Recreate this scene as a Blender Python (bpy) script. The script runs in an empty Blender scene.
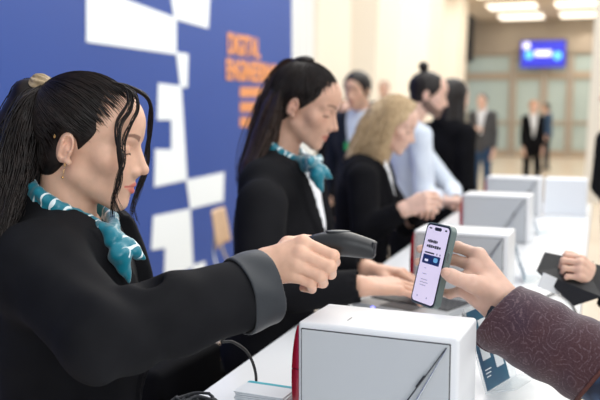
import bpy, bmesh, math, random, time
import numpy as np
from mathutils import Vector, Matrix, Quaternion
T0 = time.time()
random.seed(7); RNG = np.random.RandomState(7)
SC = bpy.context.scene
COL = SC.collection

# ---------------------------------------------------------------- camera, world, lights, exposure
FPX = 833.33
YAW = math.radians(19.8); PITCH = math.radians(6.3)
CAM = np.array([0.0, 0.0, 1.55])
cam_d = bpy.data.cameras.new('camera'); cam = bpy.data.objects.new('camera', cam_d); COL.objects.link(cam)
cam.location = CAM; cam.rotation_euler = (math.pi/2-PITCH, 0, YAW)
cam_d.sensor_width = 36; cam_d.lens = 50; cam_d.clip_start = .05; cam_d.clip_end = 200
cam_d.dof.use_dof = True; cam_d.dof.focus_distance = 1.36; cam_d.dof.aperture_fstop = 3.5
SC.camera = cam
SC.view_settings.view_transform = 'Standard'; SC.view_settings.look = 'None'
SC.view_settings.gamma = 1; SC.view_settings.use_curve_mapping = False
SC.view_settings.exposure = 0.0
world = bpy.data.worlds.new('world'); SC.world = world; world.use_nodes = True
bg = world.node_tree.nodes['Background']; bg.inputs[0].default_value = (.93, .97, 1.0, 1); bg.inputs[1].default_value = .62

def area(name, loc, target, sx, sy, power, color=(1, 1, 1)):
    l = bpy.data.lights.new(name, 'AREA'); l.shape = 'RECTANGLE'; l.size = sx; l.size_y = sy; l.energy = power; l.color = color
    o = bpy.data.objects.new(name, l); COL.objects.link(o); o.location = loc
    o.rotation_euler = (Vector(target)-Vector(loc)).to_track_quat('-Z', 'Y').to_euler()
    return o
area('hall_light', (1.6, 2.2, 4.6), (-.6, 2.0, 1.0), 3.5, 5.0, 130, (1, .98, .95))
area('hall_light', (2.2, -1.8, 2.9), (-.6, 1.6, 1.3), 3.0, 2.5, 85, (.95, .98, 1))
area('hall_light', (-1.0, 6.6, 5.2), (-1.4, 5.4, .5), 4.0, 6.0, 250, (1, .97, .92))
area('hall_light', (.8, 15.0, 6.2), (-2.4, 15.0, 1.0), 6.0, 9.0, 640, (1, .93, .82))
area('hall_light', (-.5, 24.0, 4.2), (-1.0, 23.5, 0), 5.0, 6.0, 220, (1, .93, .82))

# ---------------------------------------------------------------- pixel helpers (design aid: a pixel and a distance give a place in the hall)
_f = np.array([-math.sin(YAW)*math.cos(PITCH), math.cos(YAW)*math.cos(PITCH), -math.sin(PITCH)])
_r = np.array([math.cos(YAW), math.sin(YAW), 0.0]); _u = np.cross(_r, _f)
def at(px, py, d): return CAM + d*(_f + _r*(px-300)/FPX - _u*(py-200)/FPX)
def on_plane(px, py, ax, val):
    v = _f + _r*(px-300)/FPX - _u*(py-200)/FPX
    return CAM + (val-CAM[ax])/v[ax]*v

# ---------------------------------------------------------------- materials
def mat(name, color=(.8, .8, .8), rough=.5, metal=0, spec=.5, sss=0, alpha=1, emit=None, estr=1, coat=0, trans=0, sheen=0):
    m = bpy.data.materials.new(name); m.use_nodes = True
    b = m.node_tree.nodes['Principled BSDF']
    b.inputs['Base Color'].default_value = (*color, 1); b.inputs['Roughness'].default_value = rough
    b.inputs['Metallic'].default_value = metal; b.inputs['Specular IOR Level'].default_value = spec
    b.inputs['Alpha'].default_value = alpha; b.inputs['Coat Weight'].default_value = coat
    b.inputs['Transmission Weight'].default_value = trans; b.inputs['Sheen Weight'].default_value = sheen
    if sss:
        b.inputs['Subsurface Weight'].default_value = sss
        b.inputs['Subsurface Radius'].default_value = (.012, .004, .002); b.inputs['Subsurface Scale'].default_value = .6
    if emit:
        b.inputs['Emission Color'].default_value = (*emit, 1); b.inputs['Emission Strength'].default_value = estr
    return m
def N(m, t, **kw):
    n = m.node_tree.nodes.new(t)
    for k, v in kw.items(): setattr(n, k, v)
    return n
def L(m, a, b): m.node_tree.links.new(a, b)
def P_(m): return m.node_tree.nodes['Principled BSDF']
def tex_noise(m, scale, detail=3, coord='Object', vec=None, rough=.5):
    n = N(m, 'ShaderNodeTexNoise'); n.inputs['Scale'].default_value = scale; n.inputs['Detail'].default_value = detail
    n.inputs['Roughness'].default_value = rough
    if vec is None:
        c = N(m, 'ShaderNodeTexCoord'); vec = c.outputs[coord]
    L(m, vec, n.inputs['Vector']); return n
def bump(m, hsock, strength=.2, dist=.002):
    b = N(m, 'ShaderNodeBump'); b.inputs['Strength'].default_value = strength; b.inputs['Distance'].default_value = dist
    L(m, hsock, b.inputs['Height']); L(m, b.outputs[0], P_(m).inputs['Normal']); return b
def ramp(m, fac, stops, interp='LINEAR'):
    r = N(m, 'ShaderNodeValToRGB'); r.color_ramp.interpolation = interp
    while len(r.color_ramp.elements) < len(stops): r.color_ramp.elements.new(.5)
    for e, (p, c) in zip(r.color_ramp.elements, stops): e.position = p; e.color = (*c, 1)
    L(m, fac, r.inputs[0]); return r
def noisy(name, c1, c2, scale, rough=.6, bmp=.1, bdist=.001, **kw):
    m = mat(name, c1, rough, **kw); n = tex_noise(m, scale)
    r = ramp(m, n.outputs[0], [(.3, c1), (.7, c2)]); L(m, r.outputs[0], P_(m).inputs['Base Color'])
    if bmp: bump(m, n.outputs[0], bmp, bdist)
    return m

def skin_mat(name, base, sss=.12):
    m = mat(name, base, .48, spec=.4, sss=sss)
    a = N(m, 'ShaderNodeAttribute', attribute_name='tint')
    n = tex_noise(m, 60, 4); r = ramp(m, n.outputs[0], [(.3, tuple(c*.93 for c in base)), (.7, tuple(min(1, c*1.05) for c in base))])
    mx = N(m, 'ShaderNodeMix', data_type='RGBA', blend_type='MULTIPLY'); mx.inputs[0].default_value = 1
    L(m, r.outputs[0], mx.inputs[6]); L(m, a.outputs['Color'], mx.inputs[7]); L(m, mx.outputs[2], P_(m).inputs['Base Color'])
    n2 = tex_noise(m, 420, 3); bump(m, n2.outputs[0], .12, .0006)
    return m
SKIN_A = skin_mat('skin_warm', (.74, .45, .32))
SKIN_B = skin_mat('skin_tan', (.66, .39, .28))
SKIN_C = skin_mat('skin_fair', (.72, .47, .37))
SKIN_D = skin_mat('skin_hand', (.68, .43, .33))
SKIN_E = skin_mat('skin_hand_fair', (.78, .50, .38))

def hair_mat(name, c1, c2, rough=.44):
    m = mat(name, c1, rough, spec=.32)
    a = N(m, 'ShaderNodeTexCoord'); n = tex_noise(m, 90, 2, vec=a.outputs['Object'])
    r = ramp(m, n.outputs[0], [(.3, c1), (.75, c2)]); L(m, r.outputs[0], P_(m).inputs['Base Color'])
    return m
HAIR_DK = hair_mat('hair_dark_brown', (.006, .004, .004), (.018, .010, .008))
HAIR_BR = hair_mat('hair_brown', (.020, .010, .007), (.05, .025, .016))
HAIR_BL = hair_mat('hair_blonde', (.42, .29, .16), (.66, .50, .31), .45)
HAIR_OR = hair_mat('hair_copper', (.30, .11, .04), (.5, .2, .08), .5)
HAIR_BK = hair_mat('hair_black', (.008, .006, .006), (.02, .014, .012), .45)

def cloth(name, c1, c2, rough=.8, sheen=.15, wsc=900, b=.25):
    m = mat(name, c1, rough, spec=.22 if c1[0] > .02 else .10, sheen=sheen)
    n = tex_noise(m, 14, 4); r = ramp(m, n.outputs[0], [(.3, c1), (.7, c2)]); L(m, r.outputs[0], P_(m).inputs['Base Color'])
    n2 = tex_noise(m, wsc, 2); bump(m, n2.outputs[0], b, .0006)
    return m
BLACK = cloth('black_wool', (.0080, .0080, .0095), (.012, .012, .014), .8, .0)
BLACK2 = cloth('black_cloth', (.004, .004, .005), (.007, .007, .009), .9, .0)
CUFF = cloth('charcoal_lining', (.030, .033, .038), (.040, .044, .050), .5, .1)
NAVY = cloth('navy_suiting', (.008, .011, .02), (.012, .016, .03), .8, .04)
SHIRTBLUE = cloth('light_blue_cotton', (.66, .73, .84), (.74, .80, .88), .85, .0)
WHITECL = cloth('white_cotton', (.80, .82, .86), (.88, .9, .93), .8, .1)
JEANS = cloth('blue_denim', (.02, .05, .11), (.03, .07, .15))
GREYCL = cloth('grey_jacket', (.05, .05, .055), (.08, .08, .085))
SHOE = mat('shoe_leather', (.01, .01, .011), .35)

# teal scarf with white broken-square lines
TEAL = mat('teal_silk', (.0, .22, .30), .33, spec=.5, sheen=.3)
def _teal():
    m = TEAL; c = N(m, 'ShaderNodeTexCoord')
    mp = N(m, 'ShaderNodeMapping'); mp.inputs['Scale'].default_value = (1, 1, 1); mp.inputs['Rotation'].default_value = (.5, .35, .6)
    L(m, c.outputs['Object'], mp.inputs[0])
    n = N(m, 'ShaderNodeTexBrick'); n.inputs['Scale'].default_value = 26; n.inputs['Mortar Size'].default_value = .045
    n.inputs['Color1'].default_value = (1, 1, 1, 1); n.inputs['Color2'].default_value = (1, 1, 1, 1); n.inputs['Mortar'].default_value = (0, 0, 0, 1)
    n.offset = .5; n.inputs['Brick Width'].default_value = .6; n.inputs['Row Height'].default_value = .45
    L(m, mp.outputs[0], n.inputs[0])
    g = tex_noise(m, 22, 1); th = ramp(m, g.outputs[0], [(.50, (0, 0, 0)), (.53, (1, 1, 1))])
    inv = N(m, 'ShaderNodeMath', operation='SUBTRACT'); inv.inputs[0].default_value = 1; L(m, n.outputs['Color'], inv.inputs[1])
    mu = N(m, 'ShaderNodeMath', operation='MULTIPLY'); L(m, inv.outputs[0], mu.inputs[0]); L(m, th.outputs[0], mu.inputs[1])
    mx = N(m, 'ShaderNodeMix', data_type='RGBA'); L(m, mu.outputs[0], mx.inputs[0])
    mx.inputs[6].default_value = (.0, .18, .25, 1); mx.inputs[7].default_value = (.75, .85, .87, 1)
    L(m, mx.outputs[2], P_(m).inputs['Base Color'])
_teal()

# paisley jacquard
PAIS = mat('paisley_jacquard', (.06, .025, .035), .75, spec=.25, sheen=.3)
def _pais():
    m = PAIS; c = N(m, 'ShaderNodeTexCoord')
    nz = N(m, 'ShaderNodeTexNoise'); nz.inputs['Scale'].default_value = 16; L(m, c.outputs['Object'], nz.inputs['Vector'])
    mx0 = N(m, 'ShaderNodeMix', data_type='RGBA', blend_type='LINEAR_LIGHT'); mx0.inputs[0].default_value = .03
    L(m, c.outputs['Object'], mx0.inputs[6]); L(m, nz.outputs['Color'], mx0.inputs[7])
    v = N(m, 'ShaderNodeTexVoronoi'); v.inputs['Scale'].default_value = 24; L(m, mx0.outputs[2], v.inputs['Vector'])
    s = N(m, 'ShaderNodeMath', operation='MULTIPLY'); s.inputs[1].default_value = 36; L(m, v.outputs['Distance'], s.inputs[0])
    si = N(m, 'ShaderNodeMath', operation='SINE'); L(m, s.outputs[0], si.inputs[0])
    r = ramp(m, si.outputs[0], [(.62, (0, 0, 0)), (.95, (1, 1, 1))])
    f = tex_noise(m, 330, 2); fr = ramp(m, f.outputs[0], [(.42, (.15, .15, .15)), (.62, (1, 1, 1))])
    mu = N(m, 'ShaderNodeMath', operation='MULTIPLY'); L(m, r.outputs[0], mu.inputs[0]); L(m, fr.outputs[0], mu.inputs[1])
    ad = N(m, 'ShaderNodeMath', operation='MULTIPLY_ADD'); L(m, fr.outputs[0], ad.inputs[0]); ad.inputs[1].default_value = .28; L(m, mu.outputs[0], ad.inputs[2])
    g = tex_noise(m, 9, 2); gr = ramp(m, g.outputs[0], [(.35, (.036, .016, .032)), (.6, (.055, .018, .022))])
    mx = N(m, 'ShaderNodeMix', data_type='RGBA'); L(m, ad.outputs[0], mx.inputs[0]); L(m, gr.outputs[0], mx.inputs[6]); mx.inputs[7].default_value = (.125, .075, .09, 1)
    L(m, mx.outputs[2], P_(m).inputs['Base Color'])
    bump(m, ad.outputs[0], .4, .0008)
_pais()
BLUEPAT = mat('blue_floral_cloth', (.03, .06, .13), .8, sheen=.2)
def _bp():
    m = BLUEPAT; c = N(m, 'ShaderNodeTexCoord'); v = N(m, 'ShaderNodeTexVoronoi'); v.inputs['Scale'].default_value = 42; L(m, c.outputs['Object'], v.inputs['Vector'])
    r = ramp(m, v.outputs['Distance'], [(.15, (.12, .18, .30)), (.4, (.035, .07, .15)), (.7, (.012, .02, .05))]); L(m, r.outputs[0], P_(m).inputs['Base Color'])
_bp()

WHITE = mat('white_plastic', (.80, .81, .83), .32, spec=.5)
COUNTER = mat('white_laminate', (.82, .83, .84), .22, spec=.5)
GREYPAN = noisy('grey_panel', (.50, .52, .54), (.53, .55, .57), 3, .38, 0)
SEAM = mat('dark_seam', (.03, .03, .035), .5)
REDP = mat('red_translucent_plastic', (.36, .01, .03), .2, spec=.6, coat=.5)
CHROME = mat('brushed_metal', (.6, .62, .65), .25, metal=1)
DARKPL = mat('black_plastic', (.014, .014, .016), .42, spec=.5)
GLOSSBL = mat('glossy_black', (.01, .011, .013), .18, spec=.6)
SCAN = noisy('scanner_plastic', (.013, .014, .016), (.017, .018, .02), 800, .38, .25, .0003)
GREYPL = mat('grey_plastic', (.10, .105, .11), .4)
CORD = mat('black_rubber', (.010, .010, .011), .55)

# ---------------------------------------------------------------- object helpers
def tag(o, label=None, cat=None, group=None, kind=None):
    if label: o['label'] = label
    if cat: o['category'] = cat
    if group: o['group'] = group
    if kind: o['kind'] = kind
    return o
def empty(name, loc=(0, 0, 0), rz=0, label=None, cat=None, group=None):
    o = bpy.data.objects.new(name, None); COL.objects.link(o); o.location = loc; o.rotation_euler = (0, 0, rz)
    o.empty_display_size = .05
    return tag(o, label, cat, group)
def link(name, me, parent=None, m=None):
    o = bpy.data.objects.new(name, me); COL.objects.link(o)
    if parent is not None: o.parent = parent
    if m is not None:
        me.materials.clear()
        for x in (m if isinstance(m, (list, tuple)) else [m]): me.materials.append(x)
    return o
def np_mesh(name, V, Fq, smooth=True):
    me = bpy.data.meshes.new(name)
    V = np.asarray(V, np.float32); Fq = np.asarray(Fq, np.int32); k = Fq.shape[1]
    me.vertices.add(len(V)); me.vertices.foreach_set('co', V.ravel())
    me.loops.add(Fq.size); me.loops.foreach_set('vertex_index', Fq.ravel())
    me.polygons.add(len(Fq)); me.polygons.foreach_set('loop_start', np.arange(0, Fq.size, k, dtype=np.int32))
    me.polygons.foreach_set('use_smooth', np.full(len(Fq), smooth)); me.update(calc_edges=True); me.validate()
    return me
def bm_obj(name, bm, m, parent=None, smooth=False):
    bmesh.ops.recalc_face_normals(bm, faces=bm.faces)
    me = bpy.data.meshes.new(name); bm.to_mesh(me); bm.free()
    if smooth:
        me.polygons.foreach_set('use_smooth', [True]*len(me.polygons))
    return link(name, me, parent, m)
def add_box(bm, c, s, bev=0, seg=2, R=None):
    r = bmesh.ops.create_cube(bm, size=1); vs = r['verts']
    bmesh.ops.scale(bm, vec=s, verts=vs)
    if bev:
        es = list({e for v in vs for e in v.link_edges})
        q = bmesh.ops.bevel(bm, geom=es, offset=bev, segments=seg, affect='EDGES', profile=.5)
        vs = list({v for f in q['faces'] for v in f.verts} | {v for v in vs if v.is_valid})
    if R is not None: bmesh.ops.rotate(bm, cent=(0, 0, 0), matrix=R, verts=vs)
    bmesh.ops.translate(bm, vec=c, verts=vs); return vs
def box(name, c, s, m, parent=None, bev=0, seg=2, R=None, smooth=False):
    bm = bmesh.new(); add_box(bm, c, s, bev, seg, R); return bm_obj(name, bm, m, parent, smooth)
def add_cyl(bm, a, b, r1, r2=None, n=16):
    a = Vector(a); b = Vector(b); r2 = r1 if r2 is None else r2
    q = (b-a).to_track_quat('Z', 'Y').to_matrix().to_4x4()
    M = Matrix.Translation((a+b)/2) @ q
    bmesh.ops.create_cone(bm, cap_ends=True, segments=n, radius1=r1, radius2=r2, depth=(b-a).length, matrix=M)
def add_prism(bm, pts, off):
    """polygon pts (3D, planar) extruded by vector off"""
    a = [bm.verts.new(Vector(p)) for p in pts]; b = [bm.verts.new(Vector(p)+Vector(off)) for p in pts]
    n = len(a); bm.faces.new(a); bm.faces.new(b[::-1])
    for i in range(n): bm.faces.new([a[i], b[i], b[(i+1) % n], a[(i+1) % n]])

def catmull(pts, n):
    P = np.array(pts, float); P = np.vstack([2*P[0]-P[1], P, 2*P[-1]-P[-2]])
    out = []; segs = len(P)-3; t = np.linspace(0, segs, n)
    for x in t:
        i = min(int(x), segs-1); u = x-i; p0, p1, p2, p3 = P[i:i+4]
        out.append(.5*((2*p1)+(-p0+p2)*u+(2*p0-5*p1+4*p2-p3)*u*u+(-p0+3*p1-3*p2+p3)*u**3))
    return np.array(out)
def tubes(name, paths, radius, m, parent=None, sides=4, taper=.25, base=1.0):
    """one mesh of many thin tubes; paths equal length arrays"""
    V = []; Fc = []; vo = 0
    for k, p in enumerate(paths):
        p = np.asarray(p, float); n = len(p)
        t = np.gradient(p, axis=0); t /= (np.linalg.norm(t, axis=1, keepdims=True)+1e-9)
        ref = np.array([.3, .2, .93]); a = np.cross(t, ref); a /= (np.linalg.norm(a, axis=1, keepdims=True)+1e-9); b = np.cross(t, a)
        rr = radius[k] if hasattr(radius, '__len__') else radius
        s = np.linspace(0, 1, n); w = rr*np.clip(np.minimum(base+s*6, 1), 0, 1)*(1-(1-taper)*np.clip((s-.6)/.4, 0, 1))
        for j in range(sides):
            an = 2*math.pi*j/sides; V.append(p+(a*math.cos(an)+b*math.sin(an))*w[:, None])
        idx = np.arange(n-1)
        for j in range(sides):
            j2 = (j+1) % sides
            Fc.append(np.stack([vo+j*n+idx, vo+j2*n+idx, vo+j2*n+idx+1, vo+j*n+idx+1], 1))
        vo += sides*n
    me = np_mesh(name, np.vstack(V), np.vstack(Fc)); return link(name, me, parent, m)
def cable(name, pts, r, m, parent=None, n=60, sides=8):
    return tubes(name, [catmull(pts, n)], r, m, parent, sides, taper=1)

# ---------------------------------------------------------------- signed distance modelling
A3 = lambda *v: np.array(v, np.float32)
def smin(a, b, k):
    if k <= 0: return np.minimum(a, b)
    h = np.clip(.5+.5*(b-a)/k, 0, 1); return b+(a-b)*h-k*h*(1-h)
def smax(a, b, k): return -smin(-a, -b, k)
def sph(P, c, r): return np.linalg.norm(P-A3(*c), axis=1)-r
def ell(P, c, r, R=None):
    q = P-A3(*c)
    if R is not None: q = q@np.asarray(R, np.float32)
    r = A3(*r); k0 = np.linalg.norm(q/r, axis=1); k1 = np.linalg.norm(q/(r*r), axis=1)+1e-9
    return k0*(k0-1)/k1
def cone(P, a, b, ra, rb):
    a = A3(*a); b = A3(*b); ba = b-a; L2 = float(ba@ba)+1e-12
    h = np.clip(((P-a)@ba)/L2, 0, 1); return np.linalg.norm(P-a-h[:, None]*ba, axis=1)-(ra+(rb-ra)*h)
def rbox(P, c, s, r, R=None):
    q = P-A3(*c)
    if R is not None: q = q@np.asarray(R, np.float32)
    q = np.abs(q)-A3(*s)+r; return np.linalg.norm(np.maximum(q, 0), axis=1)+np.minimum(q.max(1), 0)-r
def rotm(ax, deg):
    return np.array(Matrix.Rotation(math.radians(deg), 3, ax), np.float32)
def sdf_mesh(f, lo, hi, h):
    lo = np.asarray(lo, float); hi = np.asarray(hi, float); B = 8
    nb = np.ceil((hi-lo)/h/B).astype(int); n = nb*B
    D = np.empty(n, np.float32)
    bc = [lo[i]+(np.arange(nb[i])*B+(B-1)/2)*h for i in range(3)]
    G = np.stack(np.meshgrid(*bc, indexing='ij'), -1).reshape(-1, 3).astype(np.float32)
    d = np.concatenate([f(G[i:i+200000]) for i in range(0, len(G), 200000)])
    D4 = D.reshape(nb[0], B, nb[1], B, nb[2], B).transpose(0, 2, 4, 1, 3, 5)
    D5 = np.empty((nb[0]*nb[1]*nb[2], B, B, B), np.float32); D5[:] = np.where(d > 0, 1, -1)[:, None, None, None]
    act = np.nonzero(np.abs(d) < (B*.87+1.5)*h*1.35)[0]
    g = (np.arange(B)-(B-1)/2)*h; off = np.stack(np.meshgrid(g, g, g, indexing='ij'), -1).reshape(-1, 3).astype(np.float32)
    for i in range(0, len(act), 400):
        a = act[i:i+400]; pts = (G[a][:, None, :]+off[None]).reshape(-1, 3)
        D5[a] = f(pts).reshape(-1, B, B, B)
    D = D5.reshape(nb[0], nb[1], nb[2], B, B, B).transpose(0, 3, 1, 4, 2, 5).reshape(n)
    S = D < 0
    # cells
    c = [S[i:n[0]-1+i, j:n[1]-1+j, k:n[2]-1+k] for i in (0, 1) for j in (0, 1) for k in (0, 1)]
    cnt = sum(x.astype(np.int8) for x in c); mix = (cnt > 0) & (cnt < 8)
    I = np.argwhere(mix); idx = np.full(mix.shape, -1, np.int32); idx[mix] = np.arange(len(I))
    acc = np.zeros((len(I), 3)); num = np.zeros(len(I))
    cor = [(i, j, k) for i in (0, 1) for j in (0, 1) for k in (0, 1)]
    vals = {q: D[I[:, 0]+q[0], I[:, 1]+q[1], I[:, 2]+q[2]] for q in cor}
    for q in cor:
        for ax in range(3):
            if q[ax] == 0:
                q2 = list(q); q2[ax] = 1; q2 = tuple(q2); a, b = vals[q], vals[q2]
                cr = (a < 0) != (b < 0); t = np.where(cr, a/(a-b+1e-12), 0); p = np.array(q, float)[None]*np.ones((len(I), 1)); p[:, ax] += t
                acc += p*cr[:, None]; num += cr
    V = lo+(I+acc/num[:, None])*h
    Q = []
    for ax in range(3):
        s0 = [slice(None)]*3; s1 = [slice(None)]*3; s0[ax] = slice(0, -1); s1[ax] = slice(1, None)
        a = S[tuple(s0)]; b = S[tuple(s1)]; E = np.argwhere(a != b)
        o1, o2 = [(1, 2), (2, 0), (0, 1)][ax]
        E = E[(E[:, o1] > 0) & (E[:, o2] > 0) & (E[:, o1] < n[o1]-1) & (E[:, o2] < n[o2]-1)]
        flip = a[E[:, 0], E[:, 1], E[:, 2]]
        def ci(d1, d2):
            e = E.copy(); e[:, o1] += d1; e[:, o2] += d2; return idx[e[:, 0], e[:, 1], e[:, 2]]
        q = np.stack([ci(-1, -1), ci(0, -1), ci(0, 0), ci(-1, 0)], 1)
        q[~flip] = q[~flip][:, ::-1]; Q.append(q)
    Q = np.vstack(Q); Q = Q[(Q >= 0).all(1)]
    return V.astype(np.float32), Q
def sdf_obj(name, f, lo, hi, h, m, parent=None, tint=None):
    V, Q = sdf_mesh(f, lo, hi, h); me = np_mesh(name, V, Q)
    if tint is not None: set_tint(me, tint(V))
    return link(name, me, parent, m)
def set_tint(me, C):
    a = me.color_attributes.new('tint', 'FLOAT_COLOR', 'POINT')
    a.data.foreach_set('color', np.concatenate([C, np.ones((len(C), 1))], 1).astype(np.float32).ravel())
def join_meshes(parts):
    """parts: list of (V, Q, tint)"""
    V = []; Q = []; C = []; o = 0
    for v, q, c in parts:
        V.append(v); Q.append(q+o); C.append(c); o += len(v)
    return np.vstack(V), np.vstack(Q), np.vstack(C)

# ---------------------------------------------------------------- head
EYE = A3(.031, .072, -.002)
def head_sdf(P, closed=True, female=True, fine=True):
    X = np.abs(P[:, 0]); M = np.stack([X, P[:, 1], P[:, 2]], 1)      # mirrored
    j = .90 if female else 1.04
    d = ell(M, (0, -.010, .030), (.072, .092, .080))
    d = smin(d, ell(M, (0, .037, .038), (.060, .060, .058)), .02)
    d = smin(d, ell(M, (0, .032, -.032), (.056*j, .055, .066)), .025)
    d = smin(d, sph(M, (.043, .050, -.024), .020), .022)
    d = smin(d, cone(M, (.047*j, .002, -.058), (.013*j, .066, -.097), .017, .0155), .028)
    d = smin(d, sph(M, (0, .072, -.099), .0165*j), .014)
    d = smin(d, ell(M, (0, .068, -.068), (.027, .0235, .024)), .014)
    d = smin(d, cone(M, (.012, .082, .019), (.044, .068, .017), .008, .008), .014)
    d = smax(d, -ell(M, (.033, .095, -.003), (.017, .014, .012)), .012)
    d = smin(d, cone(M, (0, .087, .006), (0, .1055, -.031), .0068, .0080), .008)
    d = smin(d, sph(M, (0, .1085, -.0355), .0082), .006)
    d = smin(d, cone(M, (0, .080, -.006), (0, .0915, -.038), .010, .0125), .006)
    d = smin(d, ell(M, (0, .058, -.040), (.036, .036, .036)), .014)
    d = smin(d, sph(M, (.0098, .096, -.0405), .0064), .007)
    if not fine: 
        d = smin(d, sph(M, EYE, .0135), .003)
        d = smin(d, ell(M, (0, .090, -.068), (.02, .006, .007)), .004)
        d = smin(d, ell(M, (.073, -.014, -.012), (.007, .018, .030)), .004)
        return d
    d = smax(d, -sph(M, (.0056, .100, -.050), .0030), .002)
    # eye lids
    d = smin(d, sph(M, EYE, .0138), .0025)
    lid = np.abs(M[:, 2]+.0085+6.0*(M[:, 0]-.031)**2)-.0006
    d = smax(d, -np.maximum(np.maximum(lid, sph(M, (.031, .083, -.008), .0125)), -sph(M, EYE, .0128)), .0006)
    crease = np.abs(M[:, 2]-.0065+9.0*(M[:, 0]-.031)**2)-.0004
    d = smax(d, -np.maximum(np.maximum(crease, sph(M, (.031, .084, .005), .0125)), -sph(M, EYE, .0129)), .001)
    # lips
    d = smin(d, cone(M, (.003, .0925, -.0632), (.020, .0825, -.0672), .0048, .0022), .003)
    d = smin(d, cone(M, (0, .0905, -.0748), (.018, .0820, -.0695), .0060, .0026), .0025)
    d = smax(d, -cone(M, (0, .098, -.0688), (.024, .0835, -.0672), .0011, .0009), .0018)
    d = smax(d, -cone(M, (0, .1005, -.055), (0, .099, -.060), .0018, .0018), .002)
    # ear
    Re = rotm('Z', -18)@rotm('X', -12); ec = (.075, -.012, -.012)
    e = ell(M, ec, (.0065, .0165, .0275), Re)
    e = smax(e, -ell(M, (.0825, -.0100, -.0105), (.0085, .0112, .0205), Re), .0015); e = smin(e, cone(M, (.078, -.016, -.002), (.077, -.020, -.028), .0022, .003), .004); e = smin(e, sph(M, (.0785, -.0015, -.018), .0035), .002)
    e = smin(e, ell(M, (.076, -.011, -.016), (.0035, .006, .010), Re), .003)
    e = smin(e, sph(M, (.0745, -.003, -.036), .0058), .006)
    d = smin(d, e, .004)
    return d
def head_tint(P, lip=(.80, .42, .42), brow=.25, beard=0, female=True):
    X = np.abs(P[:, 0]); M = np.stack([X, P[:, 1], P[:, 2]], 1); C = np.ones((len(P), 3), np.float32)
    def mixc(mask, col): 
        nonlocal C; C = C*(1-mask[:, None])+np.array(col, np.float32)*mask[:, None]
    lu = np.minimum(cone(M, (.003, .0935, -.0635), (.020, .0835, -.0672), .0040, .0018), cone(M, (0, .0915, -.0745), (.018, .083, -.0695), .0052, .0022))
    mixc(np.clip(1-(lu-.0004)/.0012, 0, 1), lip)
    blush = np.clip(1-sph(M, (.045, .07, -.03), 0)/.035, 0, 1); mixc(blush*.35, (1.0, .80, .78))
    nb = np.clip(1-sph(M, (0, .108, -.04), 0)/.02, 0, 1); mixc(nb*.3, (1, .82, .80))
    # brow
    t = np.clip((X-.012)/.034, 0, 1); zc = .0185+.006*np.sin(t*math.pi*.75); wd = .0042*(1-t*.65)
    bm_ = np.clip(1-(np.abs(P[:, 2]-zc)-wd)/.0014, 0, 1)*((X > .011) & (X < .050) & (P[:, 1] > .045))
    mixc(bm_*.82, (brow, brow*.8, brow*.75))
    # lash line
    ll = np.abs(P[:, 2]+.0085+6.0*(X-.031)**2); lm = (ll < .0014) & (np.abs(X-.031) < .0135) & (P[:, 1] > .06)
    mixc(lm*.95, (.06, .04, .04))
    sh = np.clip(1-sph(M, (.031, .084, .001), 0)/.014, 0, 1)*(P[:, 2] > -.008); mixc(sh*.25, (.85, .72, .68))
    # ear and soft reddening
    er = np.clip(1-sph(M, (.078, -.012, -.012), 0)/.03, 0, 1); mixc(er*.4, (1, .78, .74))
    if beard:
        bd = np.clip(1-(np.minimum(cone(M, (.058, .0, -.055), (.02, .07, -.10), .022, .024), cone(M, (0, .095, -.056), (.024, .08, -.075), .006, .006)))/.006, 0, 1)
        mixc(bd*beard, (.10, .075, .07))
    return C

# ---------------------------------------------------------------- hands
def chain_sdf(P, pts, rad, k=.0015):
    d = None
    for i in range(len(pts)-1):
        e = cone(P, pts[i], pts[i+1], rad[i], rad[i+1]); d = e if d is None else smin(d, e, k)
    return d
def hand_sdf(P, W, F, T, s=1.0, forearm=None, rk=1.0):
    """W wrist point, F four lists [mcp,pip,dip,tip] index to little, T [cmc,mcp,ip,tip]"""
    W = A3(*W); fr = [(.0098, .0088, .0076, .0064), (.0100, .0090, .0078, .0066), (.0095, .0084, .0073, .0062), (.0085, .0074, .0064, .0054)]
    ax = (A3(*F[0][0])-A3(*F[3][0])); ax /= np.linalg.norm(ax)+1e-9
    d = None
    for i in range(4):
        m = A3(*F[i][0]); w = W+ax*(.018-.012*i)*s
        e = cone(P, w, m, .0150*s, .0112*s); d = e if d is None else smin(d, e, .012*s)
    T = [A3(*t) for t in T]
    d = smin(d, cone(P, T[0], T[1], .0165*s, .0125*s), .014*s)
    d = smin(d, cone(P, (A3(*F[0][0])*.45+W*.55), T[1], .011*s, .0105*s), .012*s)
    if forearm is not None: d = smin(d, cone(P, W, forearm, .0225*s, .031*s), .018*s)
    fs = None
    for i in range(4):
        r = [x*s*rk for x in fr[i]]; c = chain_sdf(P, F[i], r)
        c = smin(c, sph(P, F[i][1], r[1]*1.06), .003)
        fs = c if fs is None else smin(fs, c, .0012)
    d = smin(d, fs, .0075*s)
    t = chain_sdf(P, T[1:], [.0125*s, .0112*s, .0085*s]); t = smin(t, sph(P, (T[2]+T[3])/2, .0102*s), .006)
    return smin(d, t, .005*s)
def hand_tint(P, F, T, nails=None):
    C = np.ones((len(P), 3), np.float32)
    for i in range(4):
        for j, (r, a) in enumerate(((.013, .35), (.011, .35), (.009, .1), (.011, .3))):
            m = np.clip(1-sph(P, F[i][j], 0)/r, 0, 1)*a; C = C*(1-m[:, None])+np.array((1, .78, .74))*m[:, None]
    m = np.clip(1-sph(P, T[3], 0)/.016, 0, 1)*.35; C = C*(1-m[:, None])+np.array((1, .78, .74))*m[:, None]
    for c, r in (nails or []):
        m = np.clip(1-(ell(P, c, r[:3], r[3] if len(r) > 3 else None))/.0008, 0, 1); C = C*(1-m[:, None]*.8)+np.array((1.22, 1.20, 1.18))*m[:, None]*.8
    return C
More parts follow.
